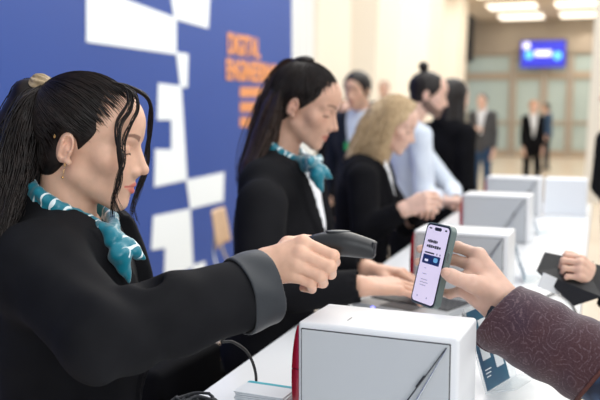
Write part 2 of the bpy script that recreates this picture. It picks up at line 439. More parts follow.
def pose_hand(W, D, Nn, curl=(30, 35, 20), spread=6, s=1.0, right=True, thumb=(.5, .5), curls=None):
    """joint points of a relaxed hand: D finger direction, Nn back-of-hand normal"""
    D = np.array(D, float); D /= np.linalg.norm(D); Nn = np.array(Nn, float); Nn -= D*(Nn@D); Nn /= np.linalg.norm(Nn)
    S = np.cross(Nn, D) if right else np.cross(D, Nn)           # towards the thumb
    W = np.array(W, float); F = []
    LN = [(.042, .025, .020), (.046, .029, .021), (.042, .027, .020), (.033, .020, .018)]
    for i in range(4):
        m = W+D*(.085, .088, .083, .076)[i]*s+S*(.027, .008, -.011, -.029)[i]*s+Nn*(-.002, .002, 0, -.004)[i]*s
        cu = curls[i] if curls else curl; a = 0; p = m; pts = [m]; sp = math.radians((1.2, .3, -.6, -1.6)[i]*spread)
        for j in range(3):
            a += math.radians(cu[j]); v = (D*math.cos(sp)+S*math.sin(sp))*math.cos(a)-Nn*math.sin(a); p = p+v*LN[i][j]*s; pts.append(p)
        F.append(pts)
    c = W+D*.022*s+S*.020*s-Nn*.008*s; v = D*.72+S*.55-Nn*(.2+thumb[0]*.3); v /= np.linalg.norm(v)
    m = c+v*.040*s; v2 = D*.92+S*.15-Nn*thumb[1]*.6; v2 /= np.linalg.norm(v2); i_ = m+v2*.032*s; v3 = D*.97-S*.05-Nn*thumb[1]*.7; v3 /= np.linalg.norm(v3)
    return F, [c, m, i_, i_+v3*.024*s]

# ---------------------------------------------------------------- hair
HC = A3(0, -.010, .030)
def ell_r(v, r): return 1/np.linalg.norm(v/np.array(r), axis=-1)
def cap_sdf(P, style, thick=.008, hl=(.020, .85)):
    d = ell(P, (0, -.012, .031), (.073+thick, .0925+thick, .0805+thick))
    d = smin(d, ell(P, (0, -.040, -.034), (.057+thick*.4, .048, .052)), .02)
    d = smax(d, (P[:, 1]-(hl[0]+hl[1]*P[:, 2]))*.75, .006)
    X = np.abs(P[:, 0])
    if style in ('pulled', 'short'):
        d = smax(d, -(P[:, 2]+.078), .01)
        ear = ell(np.stack([X, P[:, 1], P[:, 2]], 1), (.08, -.012, -.016), (.03, .021, .030)); d = smax(d, -ear, .004)
    return d
HAIRLINE = np.array([(0, .084, .064), (.030, .078, .062), (.050, .062, .048), (.060, .044, .030), (.066, .026, .008), (.072, .012, .012), (.077, -.005, .020),
                     (.077, -.024, .010), (.073, -.036, -.020), (.064, -.048, -.050), (.045, -.062, -.074), (.02, -.075, -.084), (0, -.080, -.086)])
def scalp_strands(tie, n=700, lift=.001, er=(.0800, .1000, .0880), seed=1, wob=.0016, inset=.3):
    rs = np.random.RandomState(seed); out = []; tie = np.array(tie)
    hl = catmull(HAIRLINE, 200)
    for i in range(n):
        p = hl[rs.randint(200)].copy()+rs.normal(0, .0028, 3); p[0] *= rs.choice((-1, 1)); a = p-HC; b = tie-HC
        f = rs.rand()**2*inset
        ra, rb = np.linalg.norm(a), np.linalg.norm(b); ua, ub = a/ra, b/rb; om = math.acos(np.clip(ua@ub, -1, 1))
        t = np.linspace(f, 1, 16)[:, None]
        v = (np.sin((1-t)*om)*ua+np.sin(t*om)*ub)/math.sin(om)
        side = np.cross(ua, ub); v = v+side*np.sin(t*math.pi)*rs.normal(0, .05); v /= np.linalg.norm(v, axis=1, keepdims=True)
        R = ell_r(v, er)[:, None]+lift*rs.rand()+wob*np.sin(t*9+rs.rand()*6)*rs.rand()*.5
        w = np.clip((t-f)/.18, 0, 1) if f < .03 else np.ones_like(t); R = R*w+(ra+.001)*(1-w)
        e = np.clip((t-.88)/.12, 0, 1); R = R*(1-e)+rb*e
        out.append(HC+v*R)
    return out
def bundle(guides, n, jitter, seed, npt=26, wav=.004, fr=(3, 6), end=.12):
    """guides: list of polylines side by side; strands interpolate across them"""
    rs = np.random.RandomState(seed); G = np.array([catmull(g, npt) for g in guides]); out = []
    for i in range(n):
        u = rs.rand()*(len(G)-1); k = min(int(u), len(G)-2); w = u-k; p = G[k]*(1-w)+G[k+1]*w
        s = np.linspace(0, 1, npt)[:, None]; env = np.clip(s*3, .25, 1)
        p = p+rs.normal(0, jitter, 3)*env+wav*env*np.sin(s*rs.uniform(*fr)*2*math.pi/2+rs.rand()*6)*rs.normal(0, 1, 3)
        cut = 1-rs.rand()*end; q = np.array([np.interp(np.linspace(0, cut, npt), np.linspace(0, 1, npt), p[:, j]) for j in range(3)]).T
        out.append(q)
    return out

# ---------------------------------------------------------------- people
def sm01(x): x = np.clip(x, 0, 1); return x*x*(3-2*x)
class Person:
    def __init__(s, head, face, label, cat='person', pitch=0, hyaw=0, roll=0, hy=.05, female=True, lean=0, group=None, skin=None, girth=1.0, hscale=1.0, nz=1.425, cs=.35):
        s.cs = cs; s.zl = .018; s.tw = .017
        head = head if isinstance(head, dict) else dict(px=head); s.Hw = at(*head['px']) if 'px' in head else np.array(head['w'], float); phi = math.radians(19.8+face); s.rz = phi-math.pi/2
        s.hy = hy+lean; s.lean = lean; s.female = female; s.skin = skin or SKIN_A; s.g = girth; s.hs = hscale
        c, n = math.cos(s.rz), math.sin(s.rz); s.R = np.array([[c, -n, 0], [n, c, 0], [0, 0, 1]])
        s.loc = np.array([s.Hw[0], s.Hw[1], 0])-s.R@np.array([0, s.hy, 0])
        s.root = empty('person', s.loc, s.rz, label, cat, group)
        s.k = k = s.Hw[2]/1.585; s.Hc = np.array([0, s.hy, s.Hw[2]])
        s.RH = rotm('Z', -hyaw)@rotm('X', -pitch)@rotm('Y', roll)
        s.NB = np.array([0, lean-.012, nz*k]); s.arms = {}
        s.w = .150 if female else .178
        for sd in (1, -1):
            x = (s.w+.012)*sd*s.g
            s.arms[sd] = dict(S=np.array([x, lean-.01, 1.375*k]), E=np.array([x*1.2, lean-.03, 1.09*k]), W=np.array([x*1.25, .06, .86*k]), D=(0, .15, -1), N=(sd, 0, 0), r=(.058, .050, .040), pose={})
    def ll(s, w): return s.R.T@(np.asarray(w, float)-s.loc)
    def px(s, *q): return s.ll(at(*q))
    def dirl(s, v): return s.R.T@np.asarray(v, float)
    def h2l(s, p): return s.Hc+(s.RH@(np.asarray(p).T*s.hs)).T
    def l2h(s, P): return ((P-s.Hc.astype(np.float32))@s.RH.astype(np.float32))/s.hs
    def unwarp(s, P):
        if not s.lean: return P
        Q = P.copy(); Q[:, 1] -= s.lean*sm01((P[:, 2]-.92*s.k)/(.5*s.k)); return Q
    def torso(s, P, off=0.0):
        k, w, g = s.k, s.w, s.g; Q = s.unwarp(P)
        fd = .020 if s.female else .008
        d = ell(Q, (0, 0, 1.27*k), (w*g+off, .108*g+off, .20*k))
        d = smin(d, ell(Q, (0, fd, 1.23*k), (w*.86*g+off, .105*g+off, .10*k)), .03)
        d = smin(d, cone(Q, (-w+.015, -.005, 1.375*k), (w-.015, -.005, 1.375*k), .058*g+off, .058*g+off), .04)
        d = smin(d, ell(Q, (0, -.01, 1.42*k), (.09+off, .06+off, .045)), .04)
        d = smin(d, ell(Q, (0, 0, 1.06*k), ((.128 if s.female else .155)*g+off, .098*g+off, .20*k)), .05)
        d = smin(d, ell(Q, (0, -.005, .92*k), ((.165 if s.female else .17)*g+off, .112*g+off, .16*k)), .05)
        return d
    def armsdf(s, P, off=0, hollow=True):
        d = None
        for sd in (1, -1):
            a = s.arms[sd]; r = a['r']
            lo_ = cone(P, a['E'], a['W'], r[1]+off, r[2]+off); ax = a['W']-a['E']; ax = ax/np.linalg.norm(ax)
            if hollow:
                W32 = a['W'].astype(np.float32); h = (P-W32)@ax.astype(np.float32)
                lo_ = smax(lo_, h, .003); lo_ = smax(lo_, -np.maximum(cone(P, a['W']-ax*.05, a['W']+ax*.05, r[2]-.006+off, r[2]-.006+off), -h-.04), .002)
            e = smin(cone(P, a['S'], a['E'], r[0]+off, r[1]+off), lo_, .012)
            if 'fold' in a: e = e+a['fold'](P)
            d = e if d is None else np.minimum(d, e)
        return d
    def box(s, pts, m):
        pts = np.array(pts); return pts.min(0)-m, pts.max(0)+m
    def body(s, hres=.003, handres=.0025, lip=(.80, .42, .42), brow=.25, beard=0, fine=None, handtint=True):
        fine = hres < .0027 if fine is None else fine; parts = []
        nk0 = s.h2l(A3(0, -.028, -.055)); NB = s.NB; nr = .0465 if s.female else .056
        def f(P): 
            d = head_sdf(s.l2h(P), female=s.female, fine=fine)*s.hs
            d2 = cone(P, nk0, NB, nr*s.hs, nr*1.06); return smin(d, d2, .018)
        lo = s.Hc-.15; hi = s.Hc+.15; lo[2] = NB[2]-.03; lo[1] = min(lo[1], NB[1]-.075)
        V, Q = sdf_mesh(f, lo, hi, hres); parts.append((V, Q, head_tint(s.l2h(V), lip, brow, beard, s.female)))
        for sd in (1, -1):
            a = s.arms[sd]
            if a.get('none'): continue
            if 'F' not in a:
                a['F'], a['T'] = pose_hand(a['W']+np.array(a['D'])/np.linalg.norm(a['D'])*.015, a['D'], a['N'], s=a.get('hs', .95 if s.female else 1.05), right=sd > 0, **a['pose'])
            fa = a['W']+(a['E']-a['W'])*.3; hs = a.get('hs', .95 if s.female else 1.05)
            fh = lambda P: hand_sdf(P, a.get('W2', a['W']), a['F'], a['T'], hs, fa, a.get('rk', 1))
            pts = [fa, a['W']]+[p for c in a['F'] for p in c]+list(a['T']); lo, hi = s.box(pts, .046)
            V, Q = sdf_mesh(fh, lo, hi, a.get('res', handres)); parts.append((V, Q, hand_tint(V, a['F'], a['T'], a.get('nails'))))
        k = s.k
        def core(P):
            d = s.torso(P, -.035)
            d = smin(d, cone(P, nk0+(NB-nk0)*.5, NB, nr*.8, nr*.9), .01)
            for sd in (1, -1):
                a = s.arms[sd]; d = smin(d, cone(P, a['S'], a['E'], .034, .03), .02)
                if not a.get('none'): d = smin(d, cone(P, a['E'], a['W'], .028, .018), .01)
                d = smin(d, cone(P, (.085*sd, 0, .88*k), (.09*sd, .01, .48*k), .055, .04), .02); d = smin(d, cone(P, (.09*sd, .01, .48*k), (.09*sd, -.01, .06*k), .036, .028), .01)
            return d
        pts = [(-.2, -.15, .0), (.2, .15, 1.5*k), (-.2, -.15+s.lean, 0), (.2, s.lean+.1, .1)]+[s.arms[q][e] for q in (1, -1) for e in 'SEW']
        lo, hi = s.box(pts, .05); lo[2] = .0; V, Q = sdf_mesh(core, lo, hi, .011); parts.append((V, Q, np.ones((len(V), 3))))
        V, Q, C = join_meshes(parts); me = np_mesh('body', V, Q); set_tint(me, C); s.bodyo = link('body', me, s.root, s.skin); return s.bodyo
    def bounds(s, z0, z1):
        pts = [(-.22, -.16, z0), (.22, .18, z1), (.2, s.lean+.16, z0), (0, s.lean-.14, z0)]+[s.arms[q][e] for q in (1, -1) for e in 'SEW']
        lo, hi = s.box(pts, .075); lo[2] = z0; hi[2] = z1; return lo, hi
    def jacket(s, m, res=.006, vz=1.14, vw=.072, hem=.80, name='jacket', thick=.012, folds=.0, lapel=True, extra=None, collar=True, off=0.0):
        k = s.k; NB = s.NB
        def wedge(Q, mrg=0):
            hw = vw*(Q[:, 2]-vz*k)/(1.45*k-vz*k); return np.maximum(np.abs(Q[:, 0])-hw-mrg, .01-Q[:, 1])
        def f(P):
            Q = s.unwarp(P); t = s.torso(P, thick); d = smin(t, s.armsdf(P, off), .03)
            if lapel:
                band = np.maximum(wedge(Q, .038*np.clip((Q[:, 2]-vz*k)/(.26*k), 0.15, 1)), Q[:, 2]-1.44*k)
                d = np.minimum(d, smax(t-.007, band, .004))
            if folds:
                d = d+folds*(np.sin(P[:, 0]*38+P[:, 2]*21+np.sin(P[:, 1]*27)*1.5)*np.sin(P[:, 2]*33+P[:, 1]*25))
            if vz < 1.4: d = smax(d, -wedge(Q), .003)
            neck = np.linalg.norm((P-NB.astype(np.float32))[:, :2]*A3(1, .93), axis=1)
            d = smax(d, -np.maximum(neck-.066, NB[2]-.03-P[:, 2]), .004)
            if collar:
                zc = NB[2]-.004-s.cs*(P[:, 1]-NB[1]); c = np.maximum(np.abs(neck-.074-.35*(NB[2]+.03-P[:, 2]))-.0055, np.abs(P[:, 2]-zc)-.026)
                c = smax(c, P[:, 1]-NB[1]-.035, .01); d = smin(d, c, .006)
            d = smax(d, hem*k-P[:, 2], .004)
            if extra is not None: d = extra(P, d)
            return d
        lo, hi = s.bounds(hem*k-.02, 1.55*k); lo[2] = min(lo[2], min(s.arms[q]['W'][2] for q in (1, -1))-.09)
        return sdf_obj(name, f, lo, hi, res, m, s.root)
    def shirt(s, m, res=.007, name='shirt', collar=True):
        k = s.k; NB = s.NB
        def f(P):
            d = s.torso(P, .0); n = np.linalg.norm((P-NB.astype(np.float32))[:, :2], axis=1); zc = NB[2]+.02-.5*(P[:, 1]-NB[1])
            c = np.maximum(np.abs(n-.058)-.004, np.abs(P[:, 2]-zc)-.026); return smax(smin(d, c, .006) if collar else smax(d, P[:, 2]-NB[2]+.012, .003), .84*k-P[:, 2], .003)
        lo, hi = s.box([(-.2, -.15, .82*k), (.2, .18+s.lean, 1.52*k), (0, s.lean-.15, k)], .02); return sdf_obj(name, f, lo, hi, res, m, s.root)
    def trousers(s, m, res=.012, flare=0):
        k = s.k
        def f(P):
            d = ell(P, (0, -.005, .90*k), ((.158 if s.female else .165)*s.g, .105*s.g, .15*k))
            for sd in (1, -1):
                d = smin(d, cone(P, (.08*sd, 0, .84*k), (.095*sd, .012, .48*k), .085, .062), .03); d = smin(d, cone(P, (.095*sd, .012, .48*k), (.095*sd, -.005, .07*k), .062, .052+flare), .02)
            return smax(smax(d, P[:, 2]-1.0*k, .004), .05-P[:, 2], .004)
        return sdf_obj('trousers', f, (-.26, -.2, .03), (.26, .2, 1.03*k), res, m, s.root)
    def shoes(s):
        for sd in (1, -1):
            f = lambda P: smax(smin(ell(P, (.095*sd, .06, .03), (.042, .13, .034)), ell(P, (.095*sd, -.03, .05), (.038, .05, .06)), .03), .002-P[:, 2], .002)
            sdf_obj('shoe', f, (.095*sd-.06, -.11, 0), (.095*sd+.06, .21, .13), .009, SHOE, s.root)
    def hair(s, m, style='short', res=.004, extra=None, thick=.008, hl=(.020, .85), name='hair', lo=(-.11, -.15, -.12), hi=(.11, .12, .16), rough=.0015):
        def f(P):
            Hh = s.l2h(P); d = cap_sdf(Hh, style, thick, hl)
            if extra is not None: d = extra(Hh, d)
            return d+rough*np.sin(Hh[:, 1]*190+Hh[:, 2]*90)*np.sin(Hh[:, 0]*150+Hh[:, 2]*60)
        c = [s.h2l(np.array(q, float)) for q in [(x, y, z) for x in (lo[0], hi[0]) for y in (lo[1], hi[1]) for z in (lo[2], hi[2])]]
        a, b = s.box(c, .01); return sdf_obj(name, f, a, b, res, m, s.root)
    def scarf(s, res=.003, tail=1.0, K=None, back=(-.055, .035), bow=1.0, kout=.085, kz=-.045):
        NB = s.NB; K = NB+np.array([0, kout, kz]) if K is None else K
        zl = s.zl
        ring = catmull([NB+np.array([0, back[0]-.01, back[1]+zl]), NB+np.array([.054, -.036, .026+zl]), NB+np.array([.074, .010, .002+zl]), NB+np.array([.052, .058, -.020+zl*.6]), K,
                        NB+np.array([-.052, .058, -.020+zl*.6]), NB+np.array([-.074, .010, .002+zl]), NB+np.array([-.054, -.036, .026+zl]), NB+np.array([0, back[0]-.01, back[1]+zl])], 26)
        def f(P):
            q = P.copy(); d = None
            for a, b in zip(ring[:-1], ring[1:]):
                e = cone(P, a+[0, 0, .009], b+[0, 0, .009], .0105, .0105); e = smin(e, cone(P, a-[0, 0, .009], b-[0, 0, .009], .0105, .0105), .008); d = e if d is None else smin(d, e, .004)
            d = smin(d, ell(P, K+[0, .006, -.004], (.019, .015, .017)), .005)
            def tail_(a, b, c, w):
                nonlocal d
                d = smin(d, cone((P-A3(*a))*A3(1, 1, 1)+A3(*a), a, b, .007, .010), .006)
                d = smin(d, ell(P, (b+c)/2, (.010, .008, .012)), .004); d = smin(d, cone(P, b, c, w, .003), .006)
            t = tail
            tail_(K, K+[.012, .016, -.034*t], K+[.012, .030, -.088*t], s.tw)
            tail_(K, K+[-.006, .024, -.020*t], K+[-.010, .050, -.046*t], s.tw*.8)
            if bow: 
                d = smin(d, ell(P, K+[.024*bow, .008, .008], (.020*bow, .013, .016)), .006); d = smin(d, ell(P, K+[-.024*bow, .008, .010], (.020*bow, .011, .013)), .006)
            return d+.0012*np.sin(P[:, 0]*170+P[:, 2]*210)*np.sin(P[:, 1]*160)
        pts = list(ring)+[K+[.06, .06, -.1*tail], K+[-.08, .06, 0]]; lo, hi = s.box(pts, .03); return sdf_obj('neck_scarf', f, lo, hi, res, TEAL, s.root)

def V3(*a): return np.array(a, float)

# ================================================================ THE HALL
WX = -3.2; WY = 8.63                                               # blue wall plane and its far end
FLOOR = noisy('polished_floor', (.66, .56, .44), (.74, .64, .52), .8, .22, 0)
floor = box('floor', (2, 14, -.05), (22, 40, .1), FLOOR); tag(floor, kind='structure')
BLUEW = noisy('blue_wall_print', (.016, .060, .30), (.019, .068, .325), .7, .55, 0)
wl = box('wall_left', (WX-.1, (WY-4)/2, 2.6), (.2, WY+4, 5.2), BLUEW); tag(wl, kind='structure')
PALEW = mat('pale_blue_white_print', (.87, .93, .97), .5)
def wall_shape(px, m=PALEW, t=.004):
    pts = [on_plane(x, y, 0, WX+.002) for x, y in px]; bm = bmesh.new(); add_prism(bm, pts, (t, 0, 0)); return bm
shapes = [[(86, -12), (95, -12), (176, 18), (176, 54.5), (86, 42)], [(168, -20), (210, -16), (208, 28.5), (174, 19)], [(176, 52), (188, 54), (187, 88), (180, 86)],
          [(158, 83), (181, 86), (187, 180), (154, 187), (155, 149), (171, 149.5), (171, 120), (157, 120)], [(186, 180), (224, 172), (223, 201), (190, 209)],
          [(153, 216), (190, 208.5), (193, 267), (180, 273), (164, 276), (165, 248), (151, 250)], [(193, 265), (205, 261), (205, 274), (192, 280)]]
for q in shapes: 
    o = bm_obj('wall_graphic', wall_shape(q), PALEW); tag(o, kind='structure')
ORANGE = mat('orange_print', (.86, .35, .12), .55)
def text_mesh(body, size=1.0, offset=.0):
    cu = bpy.data.curves.new('t', 'FONT'); cu.body = body; cu.size = size; cu.offset = offset; cu.extrude = .003
    o = bpy.data.objects.new('t', cu); COL.objects.link(o); dg = bpy.context.evaluated_depsgraph_get()
    me = bpy.data.meshes.new_from_object(o.evaluated_get(dg)); bpy.data.objects.remove(o); return me
def wall_text(body, tl, tr, bl, name='wall_lettering'):
    A, B, C = (on_plane(*q, 0, WX+.006) for q in (tl, tr, bl)); me = text_mesh(body, 1, .03)
    co = np.array([v.co for v in me.vertices]); mn, mx = co.min(0), co.max(0)
    W_, H_ = B[1]-A[1], A[2]-C[2]
    for v in me.vertices:
        v.co = Vector((WX+.006+v.co.z, A[1]+(v.co.x-mn[0])/(mx[0]-mn[0])*W_, C[2]+(v.co.y-mn[1])/(mx[1]-mn[1])*H_))
    return me
for body, tl, tr, bl in (('DIGITAL', (228, 32), (260, 37), (227, 54)), ('ENGINEERING', (226.5, 58), (276, 66), (226, 80))):
    o = link('wall_lettering', wall_text(body, tl, tr, bl), None, ORANGE); tag(o, kind='structure')
rs = np.random.RandomState(3)
for y0, x1 in ((87, 262), (102, 262), (117, 258)):                   # three short orange lines, too soft to read
    bm = bmesh.new(); x = 240
    while x < x1:
        w = rs.uniform(2.2, 3.6); add_prism(bm, [on_plane(a, b, 0, WX+.002) for a, b in ((x, y0), (x+w, y0+.2), (x+w, y0+10), (x, y0+10))], (.004, 0, 0)); x += w+.7
    tag(bm_obj('wall_lettering', bm, ORANGE), kind='structure')

# tall pale fins beyond the printed wall
CREAM = noisy('cream_panel', (.86, .79, .68), (.89, .83, .73), .4, .7, 0)
COOLW = noisy('cool_white_panel', (.72, .75, .76), (.78, .81, .82), .5, .5, 0)
tag(box('wall_back_left', (WX-.75, 15.5, 3.5), (.1, 14, 7.0), CREAM), kind='structure')
for i in range(4):
    y = WY+.12+i*.34; tag(box('trim_%d' % (i+1), (WX-.12-.05*i, y, 3.2), (.22, .16, 6.4), COOLW, bev=.02), kind='structure')
for i, (y, dep, sl) in enumerate(((10.4, .35, .2), (12.3, .55, 1.2), (15.6, .6, 2.2), (19.4, .6, 1.5))):
    bm = bmesh.new(); x0, x1 = WX-.70, WX-.70+dep
    add_prism(bm, [(x0, y-.2, 0), (x1, y+.1, 0), (x1, y+.1+sl, 7), (x0, y-.2+sl, 7)], (0, 1.5, 0)); tag(bm_obj('trim_%d' % (i+5), bm, CREAM), kind='structure')
# back wall with glazed doors
BY = 27.6
TAUPE = noisy('taupe_metal', (.36, .30, .24), (.42, .36, .29), 1.5, .5, 0)
FRAME = mat('bronze_frame', (.42, .34, .26), .45)
GLASSD = mat('tinted_glass', (.55, .66, .64), .12, spec=.6, alpha=.72)
def back(px, py): return on_plane(px, py, 1, BY)
def brect(name, x0, y0, x1, y1, m, t=.1, dy=0, parent=None, rough=None):
    A, B = back(x0, y0), back(x1, y1); B2 = back(x1, y0)
    return box(name, ((A[0]+B2[0])/2, BY+dy, (A[2]+B[2])/2), (B2[0]-A[0], t, abs(A[2]-B[2])), m, parent)
tag(box('wall_back', (0, BY, 4.15), (12, .3, 1.75), TAUPE), kind='structure')
wz = [(470, 515), (515, 548), (548, 571), (571, 615), (615, 640)]
zt = back(520, 71)[2]
for i, (a, b) in enumerate(((464, 512), (513, 543), (544, 569), (570, 600), (600, 636))):
    A = back(a, 100)[0]; B = back(b, 100)[0]; nm = ('window_%d' if i in (0, 4) else 'door_%d') % (i+1)
    fr = empty(nm, ((A+B)/2, BY, 0)); tag(fr, kind='structure')
    def lb(n, x0, x1, z0, z1, t, m, dy=0): return box(n, ((x0+x1)/2-(A+B)/2, dy, (z0+z1)/2), (x1-x0, t, z1-z0), m, fr)
    lb('door_frame', A, A+.09, 0, 3.3, .16, FRAME); lb('door_frame', B-.09, B, 0, 3.3, .16, FRAME)
    lb('rail', A, B, 0, .22, .14, FRAME); lb('rail', A, B, 1.05, 1.13, .14, FRAME); lb('rail', A, B, 2.45, 2.68, .14, FRAME); lb('rail', A, B, 3.2, 3.35, .14, FRAME)
    lb('glass_pane', A+.09, B-.09, .2, 3.2, .02, GLASSD)
OUTW = noisy('outside_pale_render', (.78, .86, .88), (.86, .92, .93), .3, .8, 0)
tag(box('wall_outside', (-1, 37, 3), (24, .3, 7), OUTW), kind='structure')
for i, x in enumerate((-6.2, -3.6, -1.2, 1.6)):
    tag(box('window_%d' % (i+11), (x, 36.7, 2.2), (1.3, .2, 2.6), mat('outside_glass', (.75, .86, .92), .2), None), kind='structure')
tag(box('floor_outside', (-1, 32.6, -.06), (24, 9.8, .1), noisy('outside_paving', (.5, .5, .47), (.58, .57, .54), 2, .8, 0)), kind='structure')
# low ceiling at the back with light strips
CEIL = noisy('beige_ceiling', (.62, .52, .40), (.68, .58, .46), .6, .7, 0)
tag(box('ceiling', (1.0, 23.6, 4.42), (9.6, 7.8, .2), CEIL), kind='structure')
LAMP = mat('light_strip', (1, .95, .85), .5, emit=(1, .90, .74), estr=2.2); LAMPH = mat('lamp_housing', (.8, .76, .7), .5)
for yy, dp in ((26.2, 1.3), (23.5, 1.1), (20.6, 1.5)):
    for (x0, x1) in ((-3.0, -1.75), (-1.25, .9)):
        dx = (yy-27)*-.03
        lt = empty('ceiling_light', ((x0+x1)/2, yy, 4.32), 0); 
        tag(lt, 'warm white ceiling light strip, %s one in the %s' % ('left' if x0 < -2 else 'right', {26.2: 'row nearest the doors', 23.5: 'middle row', 20.6: 'row at the top edge'}[yy]), 'ceiling light', 'light strips in the low ceiling')
        box('housing', (0, 0, -.02), (x1-x0+.06, dp+.06, .04), LAMPH, lt); box('diffuser', (0, 0, -.05), (x1-x0, dp, .03), LAMP, lt)
# screen above the doors
scr = empty('display_screen', on_plane(543, 54, 1, BY-.4), 0, 'blue wall screen with pale dots hanging above the glazed doors', 'screen')
wS = (on_plane(565, 54, 1, BY-.4)-on_plane(521, 54, 1, BY-.4))[0]; hS = (on_plane(543, 41, 1, BY-.4)-on_plane(543, 67, 1, BY-.4))[2]
box('casing', (0, .03, 0), (wS+.06, .06, hS+.06), DARKPL, scr); box('bracket', (0, .15, 0), (.3, .18, .2), DARKPL, scr)
SCRM = mat('screen_blue', (.02, .02, .3), .3, emit=(.03, .04, .55), estr=1.1)
box('screen_panel', (0, -.005, 0), (wS, .01, hS), SCRM, scr)
E1 = mat('screen_cyan', (.1, .5, 1), .3, emit=(.12, .5, 1), estr=1.3); E2 = mat('screen_white', (.8, .8, 1), .3, emit=(.7, .7, 1), estr=1.2)
for q in ((-wS*.32, -.02), (wS*.33, -.06)):
    bm = bmesh.new(); add_cyl(bm, (q[0], -.012, q[1]), (q[0], -.016, q[1]), .12); bm_obj('screen_dot', bm, E1, scr)
bm = bmesh.new(); add_box(bm, (0, -.014, .02), (.5, .004, .16)); bm_obj('screen_caption', bm, E2, scr)
bm = bmesh.new(); add_cyl(bm, (-wS*.38, -.012, hS*.33), (-wS*.38, -.016, hS*.33), .11); bm_obj('screen_dot', bm, E2, scr)
# dark slot beside the low ceiling
tag(box('trim_30', (back(474, 20)[0]-.05, 27.0, 4.5), (.25, .3, 3), DARKPL), kind='structure')
# leaning white column at the right
bm = bmesh.new(); b0 = on_plane(583, 195, 1, 14.5)[0]; t0 = on_plane(600, 0, 1, 14.5)[0]
add_prism(bm, [(b0, 14.5, 0), (b0+1.6, 14.5, 0), (t0+2.0, 14.5, 5.5), (t0, 14.5, 5.5)], (0, .7, 0))
o = bm_obj('leaning_column', bm, mat('column_white', (.80, .78, .73), .5)); tag(o, 'tall leaning white column at the right edge of the hall', 'column')

# ================================================================ THE COUNTER
ct = empty('reception_counter', (-.34, 2.13, 0), 0, 'long white reception counter running away through the hall', 'counter')
box('worktop', (0, 0, 1.025), (.62, 5.04, .05), COUNTER, ct, .006, 3)
box('front_panel', (.20, 0, .52), (.03, 4.9, .94), COUNTER, ct); box('side_panel', (-.05, -2.43, .52), (.5, .03, .94), COUNTER, ct); box('side_panel', (-.05, 2.43, .52), (.5, .03, .94), COUNTER, ct)
box('plinth', (-.02, 0, .03), (.46, 4.84, .06), DARKPL, ct)
CT = 1.05

def make_kiosk():
    W_, D_, H_ = .248, .130, .177
    r = empty('badge_printer', (0, 0, 0))
    bm = bmesh.new(); add_box(bm, (0, 0, H_/2), (W_, D_, H_), .006, 4); o = bm_obj('casing', bm, WHITE, r, True)
    bm = bmesh.new(); add_box(bm, (-.003, -D_/2-.0005, H_/2-.003), (W_-.018, .003, H_-.013), .001, 1); bm_obj('seam', bm, SEAM, r)
    bm = bmesh.new(); add_box(bm, (-.003, -D_/2-.0015, H_/2-.003), (W_-.0205, .003, H_-.0155), .0015, 2); bm_obj('rear_panel', bm, GREYPAN, r)
    # curved red light bar along the left side
    bm = bmesh.new(); n = 12; pr = []
    for i in range(n+1):
        a = i/n; z = .004+a*(H_-.012); bul = .010*math.sin(math.pi*min(1, a*1.02))**.6+.002; pr.append((z, bul))
    for (a0, a1) in ((0, 7), (7, 12)):
        ring = [[(-W_/2-b_, y, z) for z, b_ in pr[a0:a1+1]] for y in (-D_/2+.004, D_/2-.012)]; inner = [[(-W_/2+.004, y, z) for z, b_ in pr[a0:a1+1]] for y in (-D_/2+.004, D_/2-.012)]
        for k in range(a1-a0):
            for fa in ([ring[0][k], ring[0][k+1], ring[1][k+1], ring[1][k]], [ring[0][k], ring[0][k+1], inner[0][k+1], inner[0][k]], [ring[1][k], ring[1][k+1], inner[1][k+1], inner[1][k]]):
                q = [Vector(p)+Vector((0, 0, .0006 if a0 else -.0006)) for p in fa]; bm.faces.new([bm.verts.new(p) for p in q])
    bmesh.ops.remove_doubles(bm, verts=bm.verts, dist=1e-5); bm_obj('light_bar', bm, REDP, r, True)
    # two thin slanting rods before the grey panel, parting towards the bottom
    f = -D_/2-.006
    bm = bmesh.new(); add_cyl(bm, (.107, f, H_-.014), (.010, f-.006, .016), .0008, .0014, 8); add_cyl(bm, (.0768, f-.0020, H_-.0580), (.0650, f-.0030, H_-.0755), .0018, .0018, 8); bm_obj('black_rod', bm, GLOSSBL, r)
    bm = bmesh.new(); add_cyl(bm, (.1075, f, H_-.015), (.030, f-.006, .014), .0008, .0022, 8); bm_obj('chrome_rod', bm, CHROME, r)
    bm = bmesh.new(); add_box(bm, (-.055, -.022, H_+.0002), (.0012, .020, .0006)); bm_obj('card_slot', bm, SEAM, r)
    return r
def copy_tree(o, parent=None):
    c = o.copy(); COL.objects.link(c); c.parent = parent
    for ch in list(o.children): copy_tree(ch, c)
    return c
k0 = make_kiosk()
KS = [(-.297, 1.226, -3, 'nearest white badge printer box, grey back panel, below the scanner hand'),
      (-.333, 2.237, -3, 'second white badge printer from the front, partly behind the phone'),
      (-.357, 3.225, -3, 'third white badge printer along the counter, beyond the hand with the phone'),
      (-.375, 4.060, -3, 'farthest white badge printer with a red bar, at the end of the counter')]
for i, (x, y, a, lab) in enumerate(KS):
    o = k0 if i == 0 else copy_tree(k0); o.location = (x, y, CT); o.rotation_euler = (0, 0, math.radians(a)); tag(o, lab, 'badge printer', 'white badge printers on the counter')
o = box('carton', (-.145, 4.14, CT+.084), (.19, .14, .168), mat('white_card', (.78, .81, .86), .6), None, .004, 2); tag(o, 'plain pale box beside the farthest badge printer', 'box')

